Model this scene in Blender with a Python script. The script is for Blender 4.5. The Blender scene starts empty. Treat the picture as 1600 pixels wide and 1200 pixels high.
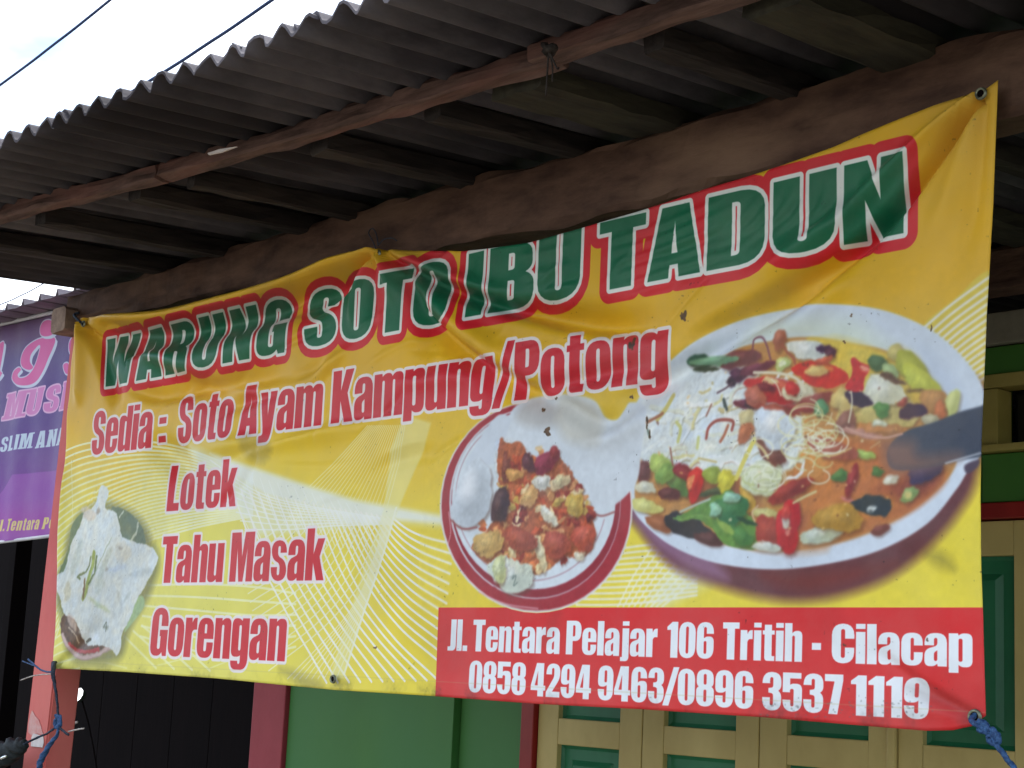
import bpy, bmesh, math, random
import numpy as np
from mathutils import Vector, Matrix, Euler, noise

# ================= camera, sky, sun, exposure =================
scene = bpy.context.scene
col = scene.collection
cam_d = bpy.data.cameras.new('camera'); cam = bpy.data.objects.new('camera', cam_d); col.objects.link(cam)
cam_d.sensor_width = 36.0; cam_d.lens = 2582.1696/1600*36.0; cam_d.clip_start = .05; cam_d.clip_end = 3000
cam.matrix_world = Matrix(((0.67639129, 0.09670812, 0.73016599, 0.0),
                           (0.73503113, -0.15210255, -0.66075264, 0.0),
                           (0.04715996, 0.98362206, -0.17396432, 1.55), (0, 0, 0, 1)))
scene.camera = cam
scene.view_settings.view_transform = 'Standard'; scene.view_settings.look = 'None'
scene.view_settings.gamma = 1.0; scene.view_settings.use_curve_mapping = False
scene.view_settings.exposure = 1.78
SUN_EL, SUN_AZ = math.radians(58), math.radians(318)      # azimuth clockwise from +Y
w = bpy.data.worlds.new('World'); scene.world = w; w.use_nodes = True
nt = w.node_tree; nt.nodes.clear(); N = nt.nodes.new; LK = nt.links.new
sky = N('ShaderNodeTexSky'); sky.sky_type = 'NISHITA'; sky.sun_disc = False
sky.sun_elevation = SUN_EL; sky.sun_rotation = SUN_AZ; sky.air_density = .8; sky.dust_density = .3
tc = N('ShaderNodeTexCoord'); mp = N('ShaderNodeMapping'); mp.inputs['Scale'].default_value = (1, 1, 2.2); mp.inputs['Location'].default_value = (.45, 0, 0)
nz = N('ShaderNodeTexNoise'); nz.inputs['Scale'].default_value = 2.6; nz.inputs['Detail'].default_value = 6
cr = N('ShaderNodeValToRGB'); cr.color_ramp.elements[0].position = .44; cr.color_ramp.elements[1].position = .62
mx = N('ShaderNodeMix'); mx.data_type = 'RGBA'; mx.inputs[7].default_value = (9, 9.2, 9.4, 1)
bg = N('ShaderNodeBackground'); bg.inputs['Strength'].default_value = .10; out = N('ShaderNodeOutputWorld')
LK(tc.outputs['Generated'], mp.inputs['Vector']); LK(mp.outputs[0], nz.inputs['Vector']); LK(nz.outputs['Fac'], cr.inputs['Fac'])
LK(cr.outputs['Color'], mx.inputs[0]); LK(sky.outputs[0], mx.inputs[6]); LK(mx.outputs[2], bg.inputs['Color']); LK(bg.outputs[0], out.inputs[0])
sd = bpy.data.lights.new('sun', 'SUN'); sd.energy = 1.2; sd.angle = math.radians(14); sd.color = (1, .96, .9)
sun = bpy.data.objects.new('sun', sd); col.objects.link(sun)
dirv = Vector((math.sin(SUN_AZ)*math.cos(SUN_EL), math.cos(SUN_AZ)*math.cos(SUN_EL), math.sin(SUN_EL)))
sun.rotation_euler = dirv.to_track_quat('Z', 'Y').to_euler(); sun.location = dirv*30
random.seed(5)
# ---- measuring helpers: rays of the real camera onto vertical planes (metres) ----
import numpy as np, math
FPX = 2582.1696
ROT = np.array([[0.67639129, 0.09670812, 0.73016599],
                [0.73503113, -0.15210255, -0.66075264],
                [0.04715996, 0.98362206, -0.17396432]])
CAM = np.array([0.0, 0.0, 1.55])
YB = 2.24                                   # the banner hangs in this vertical plane
def at(px, py, Y):
    d = ROT @ np.array([px-800.0, -(py-600.0), -FPX])
    return CAM + d*(Y/d[1])
def atx(px, py, X):
    d = ROT @ np.array([px-800.0, -(py-600.0), -FPX])
    return CAM + d*(X/d[0])
def xat(px, z, Y=YB):                       # x on plane Y of the point at height z seen in column px
    a, b = at(px, 300, Y), at(px, 1100, Y)
    t = (z-a[2])/(b[2]-a[2])
    for _ in range(6):
        py = 300+800*t
        p = at(px, py, Y); q = at(px, py+1, Y)
        t -= (p[2]-z)/(q[2]-p[2])/800.0
    return at(px, 300+800*t, Y)[0]

rng = np.random.RandomState(7)
def vnoise(h, w, cell, seed, octaves=3):
    r = np.random.RandomState(seed); out = np.zeros((h, w), np.float32); amp = 1.0; tot = 0
    for o in range(octaves):
        c = max(cell/2**o, 1.5); gh, gw = int(h/c)+3, int(w/c)+3
        g = r.rand(gh, gw).astype(np.float32)
        yy = np.arange(h)/c; xx = np.arange(w)/c
        yi = yy.astype(int); xi = xx.astype(int)
        fy = (yy-yi)[:, None]; fx = (xx-xi)[None, :]
        fy = fy*fy*(3-2*fy); fx = fx*fx*(3-2*fx)
        a = g[yi][:, xi]; b = g[yi][:, xi+1]; c2 = g[yi+1][:, xi]; d = g[yi+1][:, xi+1]
        out += amp*((a*(1-fx)+b*fx)*(1-fy)+(c2*(1-fx)+d*fx)*fy); tot += amp; amp *= .5
    return out/tot

class Canvas:
    """A flat print: x/z metres on its own plane, painted into an RGB array (row 0 = bottom)."""
    def __init__(s, x0, x1, z0, z1, ppm, Y):
        s.x0, s.z0, s.ppm, s.Y = x0, z0, ppm, Y
        s.W = int((x1-x0)*ppm); s.H = int((z1-z0)*ppm); s.x1 = x0+s.W/ppm; s.z1 = z0+s.H/ppm
        s.a = np.zeros((s.H, s.W, 3), np.float32)
    def m2c(s, pts):
        p = np.asarray(pts, float); return np.stack([(p[:, 0]-s.x0)*s.ppm, (p[:, 1]-s.z0)*s.ppm], 1)
    def ph(s, pts):                          # measured in the photograph -> canvas
        return s.m2c([(lambda q: (q[0], q[2]))(at(p[0], p[1], s.Y)) for p in pts])
    def sdf(s, contours, pad):
        allp = np.concatenate(contours)
        lo = np.floor(allp.min(0)-pad).astype(int); hi = np.ceil(allp.max(0)+pad).astype(int)
        lo = np.maximum(lo, 0); hi = np.minimum(hi, [s.W, s.H])
        if (hi <= lo).any(): return None
        X = (np.arange(lo[0], hi[0])+.5)[None, :].astype(np.float32); Yg = (np.arange(lo[1], hi[1])+.5)[:, None].astype(np.float32)
        d2 = np.full((hi[1]-lo[1], hi[0]-lo[0]), 1e9, np.float32); ins = np.zeros(d2.shape, bool)
        for c in contours:
            n = len(c)
            for i in range(n):
                ax, ay = c[i]; bx, by = c[(i+1) % n]; ex, ey = bx-ax, by-ay; L = ex*ex+ey*ey
                if L < 1e-9: continue
                wx, wy = X-ax, Yg-ay
                t = np.clip((wx*ex+wy*ey)/L, 0, 1)
                dx, dy = wx-t*ex, wy-t*ey
                np.minimum(d2, dx*dx+dy*dy, out=d2)
                if ay != by:
                    cr = ((ay > Yg) != (by > Yg)) & (X < ex*(Yg-ay)/ey+ax)
                    ins ^= cr
        d = np.sqrt(d2); d[ins] *= -1
        return lo, hi, d
    def blend(s, lo, hi, al, col):
        r = s.a[lo[1]:hi[1], lo[0]:hi[0]]; col = np.asarray(col, np.float32)
        if col.ndim == 1: col = col/255.0
        r += (col-r)*al[..., None]
    def fill(s, contours, col, soft=1.0, grow=0.0, alpha=1.0, tex=0.0, seed=1):
        q = s.sdf(contours, grow+soft*2+2)
        if q is None: return
        lo, hi, d = q
        al = np.clip(.5-(d-grow)/max(soft, 1), 0, 1)*alpha
        c = np.asarray(col, np.float32)/255.0
        if tex > 0:
            n = vnoise(*d.shape, 9, seed, 3)-.5
            c = np.clip(c[None, None]*(1+tex*2*n[..., None]), 0, 1)
            s.blend(lo, hi, al, c)
        else: s.blend(lo, hi, al, col)
    def pfill(s, pts, col, **k): s.fill([s.ph(smooth(pts) if k.pop('sm', True) else pts)], col, **k)
    def blob(s, cx, cy, rx, ry, rot, col, soft=4.5, irr=.12, alpha=1.0, tex=.08, seed=None):
        r = np.random.RandomState(seed if seed is not None else int(abs(cx*7+cy*13)) % 99991)
        t = np.linspace(0, 2*np.pi, 22, endpoint=False)
        ph1, ph2 = r.rand(2)*6.3
        k = 1+irr*(np.sin(2*t+ph1)+np.sin(3*t+ph2)*.7+r.randn(22)*.35)
        x, y = rx*np.cos(t)*k, ry*np.sin(t)*k; a = np.radians(rot)
        pts = np.stack([cx+x*np.cos(a)-y*np.sin(a), cy+x*np.sin(a)+y*np.cos(a)], 1)
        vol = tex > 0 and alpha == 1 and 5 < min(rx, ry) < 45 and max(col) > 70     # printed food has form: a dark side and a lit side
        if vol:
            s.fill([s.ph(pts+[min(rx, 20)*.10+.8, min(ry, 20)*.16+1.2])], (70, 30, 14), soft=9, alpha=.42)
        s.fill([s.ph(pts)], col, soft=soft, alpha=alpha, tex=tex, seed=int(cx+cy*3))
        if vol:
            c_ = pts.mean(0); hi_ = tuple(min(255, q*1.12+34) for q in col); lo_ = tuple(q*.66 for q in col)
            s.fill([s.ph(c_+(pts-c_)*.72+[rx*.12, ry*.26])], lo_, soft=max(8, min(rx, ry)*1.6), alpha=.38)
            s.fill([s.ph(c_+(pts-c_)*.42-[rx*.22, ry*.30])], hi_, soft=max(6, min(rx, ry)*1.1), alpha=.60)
    def lines(s, polys, col, width, alpha=1.0, metric=False):
        """thin printed lines, width in photo pixels near the line"""
        m = np.zeros((s.H, s.W), np.float32)
        for p in polys:
            c = s.m2c(p) if metric else s.ph(p)
            seg = np.hypot(*np.diff(c, axis=0).T); L = np.concatenate([[0], np.cumsum(seg)])
            n = int(L[-1]/.8)+2; tt = np.linspace(0, L[-1], n)
            xs, ys = np.interp(tt, L, c[:, 0]), np.interp(tt, L, c[:, 1])
            wpx = width*s.ppm if metric else None
            if not metric:
                sc = s.ph([p[0], (p[0][0], p[0][1]+10)]); wpx = width*abs(sc[1, 1]-sc[0, 1])/10
            R = wpx/2; K = int(R+2)
            xi, yi = np.floor(xs).astype(int), np.floor(ys).astype(int)
            for dy in range(-K, K+1):
                for dx in range(-K, K+1):
                    d = np.hypot(xi+dx+.5-xs, yi+dy+.5-ys); v = np.clip(R+.5-d, 0, 1)
                    ok = (v > 0) & (xi+dx >= 0) & (xi+dx < s.W) & (yi+dy >= 0) & (yi+dy < s.H)
                    np.maximum.at(m, ((yi+dy)[ok], (xi+dx)[ok]), v[ok].astype(np.float32))
        c = np.asarray(col, np.float32)/255
        s.a += (c-s.a)*(m*alpha)[..., None]
    def rgba(s, gain=1.0):
        out = np.ones((s.H, s.W, 4), np.float32); out[..., :3] = np.clip(s.a*gain, 0, 1); return out

def smooth(pts, n=6):                        # closed Catmull-Rom
    p = np.asarray(pts, float); N = len(p); o = []
    for i in range(N):
        a, b, c, d = p[i-1], p[i], p[(i+1) % N], p[(i+2) % N]
        for t in np.arange(n)/n:
            o.append(.5*((2*b)+(c-a)*t+(2*a-5*b+4*c-d)*t*t+(3*b-a-3*c+d)*t**3))
    return np.array(o)
def curve(pts, n=8):                         # open Catmull-Rom
    p = np.asarray(pts, float); p = np.vstack([2*p[0]-p[1], p, 2*p[-1]-p[-2]]); o = []
    for i in range(1, len(p)-2):
        a, b, c, d = p[i-1], p[i], p[i+1], p[i+2]
        for t in np.arange(n)/n:
            o.append(.5*((2*b)+(c-a)*t+(2*a-5*b+4*c-d)*t*t+(3*b-a-3*c+d)*t**3))
    o.append(p[-2]); return np.array(o)
def family(A, B, n, k=8, e=1.0):             # n curves between two curves with the same number of points
    A, B = np.asarray(A, float), np.asarray(B, float)
    return [curve(A+(B-A)*(i/(n-1))**e, k) for i in range(n)]

# ---- heavy condensed lettering, drawn from scratch (cap height 1) ----
def rp(*pts):
    """polygon whose points may carry a corner radius"""
    o = []; n = len(pts)
    for i, p in enumerate(pts):
        P = np.array(p[:2], float)
        if len(p) < 3: o.append(P); continue
        a = np.array(pts[i-1][:2], float)-P; b = np.array(pts[(i+1) % n][:2], float)-P
        la, lb = np.hypot(*a), np.hypot(*b); r = min(p[2]*1.0, la*.5 if len(pts[i-1]) > 2 else la, lb*.5 if len(pts[(i+1) % n]) > 2 else lb)
        ra = min(r*1.35, la*.5) if len(pts[i-1]) > 2 else min(r*1.35, la)
        rb = min(r*1.35, lb*.5) if len(pts[(i+1) % n]) > 2 else min(r*1.35, lb)
        # taller than wide rounding, as in condensed faces
        A, B = P+a/la*(ra if abs(a[1]) > abs(a[0]) else r), P+b/lb*(rb if abs(b[1]) > abs(b[0]) else r)
        for t in (0, .2, .4, .6, .8, 1): o.append((1-t)**2*A+2*t*(1-t)*(P*.9+(A+B)*.05)+t*t*B)
    return np.array(o)
def box(x0, y0, x1, y1, r=None):
    q = [(x0, y0), (x0, y1), (x1, y1), (x1, y0)]
    return rp(*[(a, b, r) for a, b in q]) if r else rp(*q)
def rot180(cs, w, h): return [np.array([w, h])-c for c in cs]
G = {}
G['O'] = (.46, [box(0, 0, .46, 1, .21), box(.19, .14, .27, .86, .035)])
G['0'] = (.45, [box(0, 0, .45, 1, .21), box(.19, .13, .26, .87, .035)])
G['I'] = (.21, [box(0, 0, .21, 1)])
G['L'] = (.37, [rp((0, 0), (.37, 0), (.37, .17), (.2, .17), (.2, 1), (0, 1))])
G['T'] = (.43, [rp((0, 1), (.43, 1), (.43, .83), (.315, .83), (.315, 0), (.115, 0), (.115, .83), (0, .83))])
G['U'] = (.46, [rp((0, 1), (0, 0, .21), (.46, 0, .21), (.46, 1), (.265, 1), (.265, .14, .035), (.195, .14, .035), (.195, 1))])
G['N'] = (.48, [rp((0, 0), (0, 1), (.19, 1), (.3, .47), (.3, 1), (.48, 1), (.48, 0), (.3, 0), (.18, .5), (.18, 0))])
G['W'] = (.76, [rp((0, 1), (.19, 1), (.235, .42), (.29, 1), (.47, 1), (.525, .42), (.57, 1), (.76, 1), (.64, 0), (.44, 0), (.38, .5), (.32, 0), (.12, 0))])
G['M'] = (.64, [rp((0, 0), (0, 1), (.26, 1), (.32, .5), (.38, 1), (.64, 1), (.64, 0), (.46, 0), (.46, .67), (.38, 0), (.26, 0), (.18, .67), (.18, 0))])
G['A'] = (.5, [rp((0, 0), (.12, 1), (.38, 1), (.5, 0), (.3, 0), (.29, .18), (.21, .18), (.2, 0)), rp((.222, .34), (.278, .34), (.25, .78))])
G['R'] = (.47, [rp((0, 0), (0, 1), (.45, 1, .16), (.45, .53, .1), (.37, .5), (.46, .44, .07), (.46, 0), (.27, 0), (.27, .42, .04), (.2, .43), (.2, 0)), rp((.2, .58), (.265, .58, .03), (.265, .86, .03), (.2, .86))])
G['B'] = (.47, [rp((0, 0), (0, 1), (.45, 1, .17), (.45, .57, .1), (.38, .53), (.47, .47, .1), (.47, 0, .17)), rp((.2, .6), (.265, .6, .03), (.265, .86, .03), (.2, .86)), rp((.2, .14), (.27, .14, .03), (.27, .44, .03), (.2, .44))])
G['D'] = (.47, [rp((0, 0), (0, 1), (.47, 1, .2), (.47, 0, .2)), rp((.2, .14), (.27, .14, .04), (.27, .86, .04), (.2, .86))])
_c = [(.27, .62), (.46, .62), (.46, 1, .21), (0, 1, .21), (0, 0, .21)]
G['G'] = (.46, [rp(*_c, (.28, 0, .08), (.33, .08), (.35, 0), (.46, 0), (.46, .54), (.24, .54), (.24, .41), (.27, .41), (.27, .14, .035), (.19, .14, .035), (.19, .86, .035), (.27, .86, .035))])
G['C'] = (.46, [rp(*_c, (.46, 0, .21), (.46, .4), (.27, .4), (.27, .14, .035), (.19, .14, .035), (.19, .86, .035), (.27, .86, .035))])
def _S(h, w=.44):
    k = [(.25, .69), (.43, .69), (.43, 1, .2), (0, 1, .2), (0, .56, .14), (.25, .42, .06), (.25, .14, .035), (.18, .14, .035), (.18, .34), (0, .34), (0, 0, .2), (.44, 0, .2), (.44, .46, .14), (.18, .62, .06), (.18, .86, .035), (.25, .86, .035)]
    return [rp(*[(p[0]*w/.44, p[1]*h)+tuple(p[2:]) for p in k])]
G['S'] = (.44, _S(1)); G['s'] = (.4, _S(.8, .4))
G['P'] = (.45, [rp((0, 0), (0, 1), (.45, 1, .17), (.45, .4, .17), (.2, .4), (.2, 0)), rp((.2, .54), (.265, .54, .03), (.265, .86, .03), (.2, .86))])
G['K'] = (.5, [rp((0, 0), (0, 1), (.2, 1), (.2, .6), (.3, 1), (.49, 1), (.36, .55), (.51, 0), (.31, 0), (.2, .42), (.2, 0))])
G['J'] = (.3, [rp((.1, 1), (.3, 1), (.3, 0, .13), (0, 0), (0, .14), (.1, .14, .03))])
G['a'] = (.42, [rp((0, .5), (0, .8, .17), (.42, .8, .17), (.42, 0), (.25, 0), (.24, .06), (.19, 0, .05), (0, 0, .11), (0, .4, .1), (.24, .5, .05), (.24, .68, .03), (.18, .68, .03), (.18, .5)), rp((.18, .13, .03), (.24, .13, .03), (.24, .38), (.18, .33, .03))])
G['c'] = (.41, [rp((.24, .49), (.41, .49), (.41, .8, .17), (0, .8, .17), (0, 0, .17), (.41, 0, .17), (.41, .33), (.24, .33), (.24, .13, .03), (.18, .13, .03), (.18, .67, .03), (.24, .67, .03))])
G['d'] = (.42, [rp((.24, 1), (.42, 1), (.42, 0), (.25, 0), (.24, .06), (.18, 0, .05), (0, 0, .13), (0, .8, .13), (.18, .8, .05), (.24, .75)), rp((.18, .13, .03), (.24, .13, .03), (.24, .67, .03), (.18, .67, .03))])
G['e'] = (.42, [rp((0, 0, .17), (.42, 0, .17), (.42, .31), (.25, .31), (.25, .13, .03), (.18, .13, .03), (.18, .38), (.42, .38), (.42, .8, .17), (0, .8, .17)), rp((.18, .49), (.24, .49), (.24, .68, .03), (.18, .68, .03))])
G['g'] = (.43, [rp((0, .05, .12), (0, .8, .13), (.19, .8, .05), (.25, .75), (.26, .8), (.43, .8), (.43, -.2, .16), (.0, -.2, .12), (0, -.03), (.18, -.03), (.18, -.09, .03), (.24, -.09, .03), (.24, .08), (.19, .05, .03)), rp((.18, .17, .03), (.24, .17, .03), (.24, .67, .03), (.18, .67, .03))])
def _n(h): return [rp((0, 0), (0, h), (.18, h), (.18, .74), (.23, .8, .05), (.42, .8, .13), (.42, 0), (.24, 0), (.24, .67, .03), (.18, .67, .03), (.18, 0))]
G['h'] = (.42, _n(1)); G['n'] = (.42, _n(.8))
G['i'] = (.19, [box(0, 0, .19, .8), box(0, .87, .19, 1)])
G['j'] = (.24, [box(.05, .87, .24, 1), rp((.05, .8), (.24, .8), (.24, -.14, .1), (0, -.14), (0, -.02), (.05, -.02))])
G['k'] = (.45, [rp((0, 0), (0, 1), (.18, 1), (.18, .5), (.27, .8), (.44, .8), (.33, .45), (.46, 0), (.28, 0), (.18, .34), (.18, 0))])
G['l'] = (.19, [box(0, 0, .19, 1)])
G['m'] = (.65, [rp((0, 0), (0, .8), (.17, .8), (.18, .74), (.23, .8, .05), (.38, .8, .07), (.4, .73), (.45, .8, .05), (.65, .8, .13), (.65, 0), (.47, 0), (.47, .67, .03), (.415, .67, .03), (.415, 0), (.235, 0), (.235, .67, .03), (.18, .67, .03), (.18, 0))])
G['o'] = (.42, [box(0, 0, .42, .8, .18), box(.18, .13, .24, .67, .03)])
G['p'] = (.43, [rp((0, -.14), (0, .8), (.17, .8), (.18, .75), (.22, .8, .05), (.43, .8, .14), (.43, 0, .14), (.22, 0, .05), (.18, .05), (.18, -.14)), rp((.18, .13, .03), (.25, .13, .03), (.25, .67, .03), (.18, .67, .03))])
G['r'] = (.31, [rp((0, 0), (0, .8), (.17, .8), (.18, .7), (.22, .8, .05), (.31, .8), (.31, .56), (.2, .56, .05), (.18, .48), (.18, 0))])
G['t'] = (.3, [rp((.05, .95), (.23, .95), (.23, .8), (.3, .8), (.3, .69), (.23, .69), (.23, .13, .02), (.3, .13), (.3, 0), (.05, 0, .07), (.05, .69), (0, .69), (0, .8), (.05, .8))])
G['u'] = (.42, [rp((0, .8), (.18, .8), (.18, .13, .03), (.24, .13, .03), (.24, .8), (.42, .8), (.42, 0), (.25, 0), (.24, .06), (.18, 0, .05), (0, 0, .13))])
G['y'] = (.43, [rp((0, .8), (.18, .8), (.225, .33), (.26, .8), (.43, .8), (.34, -.02), (.3, -.2, .08), (.04, -.2), (.04, -.07), (.13, -.05, .03), (.13, 0))])
G['1'] = (.3, [rp((.1, 0), (.1, .77), (0, .77), (0, .86), (.14, 1), (.3, 1), (.3, 0))])
G['2'] = (.44, [rp((0, .67), (0, 1, .2), (.44, 1, .2), (.44, .56, .1), (.2, .17), (.44, .17), (.44, 0), (0, 0), (0, .15), (.25, .6, .05), (.25, .86, .03), (.18, .86, .03), (.18, .67))])
G['3'] = (.44, [rp((0, .7), (0, 1, .2), (.44, 1, .2), (.44, .56, .1), (.37, .52), (.44, .47, .1), (.44, 0, .2), (0, 0, .2), (0, .34), (.18, .34), (.18, .14, .03), (.25, .14, .03), (.25, .44, .04), (.14, .46), (.14, .58), (.25, .6, .04), (.25, .86, .03), (.18, .86, .03), (.18, .7))])
G['4'] = (.46, [rp((.22, 0), (.41, 0), (.41, .18), (.47, .18), (.47, .33), (.41, .33), (.41, 1), (.17, 1), (0, .33), (0, .18), (.22, .18)), rp((.13, .33), (.22, .33), (.22, .75))])
G['5'] = (.44, [rp((0, 1), (.42, 1), (.42, .85), (.17, .85), (.17, .69), (.22, .72, .03), (.44, .72, .16), (.44, 0, .2), (0, 0, .2), (0, .3), (.18, .3), (.18, .14, .03), (.25, .14, .03), (.25, .58, .03), (.17, .58, .03), (.17, .49), (0, .49))])
G['6'] = (.45, [rp((.45, .68), (.45, 1, .2), (0, 1, .2), (0, 0, .2), (.45, 0, .2), (.45, .61, .15), (.25, .61, .05), (.19, .56), (.19, .86, .03), (.26, .86, .03), (.26, .68)), rp((.19, .14, .03), (.26, .14, .03), (.26, .48, .03), (.19, .48, .03))])
G['9'] = (.45, rot180(G['6'][1], .45, 1))
G['7'] = (.4, [rp((0, 1), (.4, 1), (.4, .84), (.28, 0), (.08, 0), (.21, .82), (0, .82))])
G['8'] = (.45, [rp((0, 0, .2), (.45, 0, .2), (.45, .5, .1), (.39, .53), (.44, .57, .1), (.44, 1, .2), (.01, 1, .2), (.01, .57, .1), (.06, .53), (0, .5, .1)), rp((.19, .13, .03), (.26, .13, .03), (.26, .45, .03), (.19, .45, .03)), rp((.19, .59, .03), (.26, .59, .03), (.26, .87, .03), (.19, .87, .03))])
G['/'] = (.34, [rp((0, -.04), (.13, -.04), (.34, 1.03), (.22, 1.03))])
G['.'] = (.17, [box(0, 0, .17, .18)])
G[':'] = (.17, [box(0, .0, .17, .17), box(0, .5, .17, .67)])
G['-'] = (.3, [box(0, .32, .27, .5)])
GAP = .035
def word(text, xl, xr, zb, zt, gap=GAP):
    """contours (metres) of a word fitted between xl and xr"""
    adv = sum(G[c][0]+gap for c in text)-gap; k = (xr-xl)/adv; h = zt-zb; out = []; x = 0
    for c in text:
        w, cs = G[c]
        out.append([np.stack([xl+(q[:, 0]+x)*k, zb+q[:, 1]*h], 1) for q in cs]); x += w+gap
    return out
def wordpx(text, pl, pr, zb, zt, gap=GAP): return word(text, xat(pl, zb), xat(pr, zb), zb, zt, gap)

def gblur(a, sg):
    K = int(3*sg); k = np.exp(-np.arange(-K, K+1)**2/(2*sg*sg)); k /= k.sum()
    for ax in (0, 1):
        p = np.pad(a, [(K, K) if i == ax else (0, 0) for i in range(3)], mode='edge'); o = np.zeros_like(a)
        n = a.shape[ax]
        for i, w in enumerate(k): o += w*(p[i:i+n] if ax == 0 else p[:, i:i+n])
        a = o
    return a
def warp(C, regions, seeds, amps, k=1.0):
    """irregular edges and relief inside the food pictures (regions = outlines in photo px)"""
    for reg, sd in zip(regions, seeds):
        q = C.sdf([C.ph(smooth(reg))], 2); lo, hi, d = q
        m = np.clip(-d/10, 0, 1)[..., None]; r = C.a[lo[1]:hi[1], lo[0]:hi[0]]; H, W = d.shape
        dx = sum((vnoise(H, W, c, sd+i, 3)-.5)*2*a for i, (c, a) in enumerate(amps)); dy = sum((vnoise(H, W, c, sd+20+i, 3)-.5)*2*a for i, (c, a) in enumerate(amps))
        yy, xx = np.mgrid[0:H, 0:W]; sx = np.clip(xx+dx*m[..., 0], 0, W-1.01); sy = np.clip(yy+dy*m[..., 0], 0, H-1.01)
        xi, yi = sx.astype(int), sy.astype(int); fx, fy = (sx-xi)[..., None], (sy-yi)[..., None]
        o = (r[yi, xi]*(1-fx)+r[yi, xi+1]*fx)*(1-fy)+(r[yi+1, xi]*(1-fx)+r[yi+1, xi+1]*fx)*fy
        # printed highlights and dark crevices of the photographed food
        n = vnoise(H, W, 16, sd+50, 4); gx = np.gradient(n, axis=1)-np.gradient(n, axis=0)*.8; gx = np.clip(gx/(gx.std()+1e-6), -2.5, 2.5)
        rd = 1-np.abs(vnoise(H, W, 22, sd+60, 4)-.5)*2; cre = np.clip((rd-.90)*8, 0, 1)
        o = o*(1+.042*k*gx[..., None])*(1-.17*k*cre[..., None]); sp = np.clip((vnoise(H, W, 5, sd+70, 2)-.80)*7, 0, 1)[..., None]; o = o+(np.array([.98, .93, .84])-o)*sp*.35*k
        tint = (vnoise(H, W, 30, sd+80, 3)-.5)[..., None]*np.array([.07, .015, -.08]); o = o+tint
        o = np.clip(o, 0, 1); r += (o-r)*m
def soften(C, quad, sg):
    c = C.ph(quad); lo = np.maximum(c.min(0).astype(int), 0); hi = np.minimum(c.max(0).astype(int), [C.W, C.H])
    r = C.a[lo[1]:hi[1], lo[0]:hi[0]]; r[:] = gblur(r, sg)
    n = vnoise(r.shape[0], r.shape[1], 14, 77, 4)-.5; r *= (1+.05*n[..., None]); np.clip(r, 0, 1, out=r)

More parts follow.
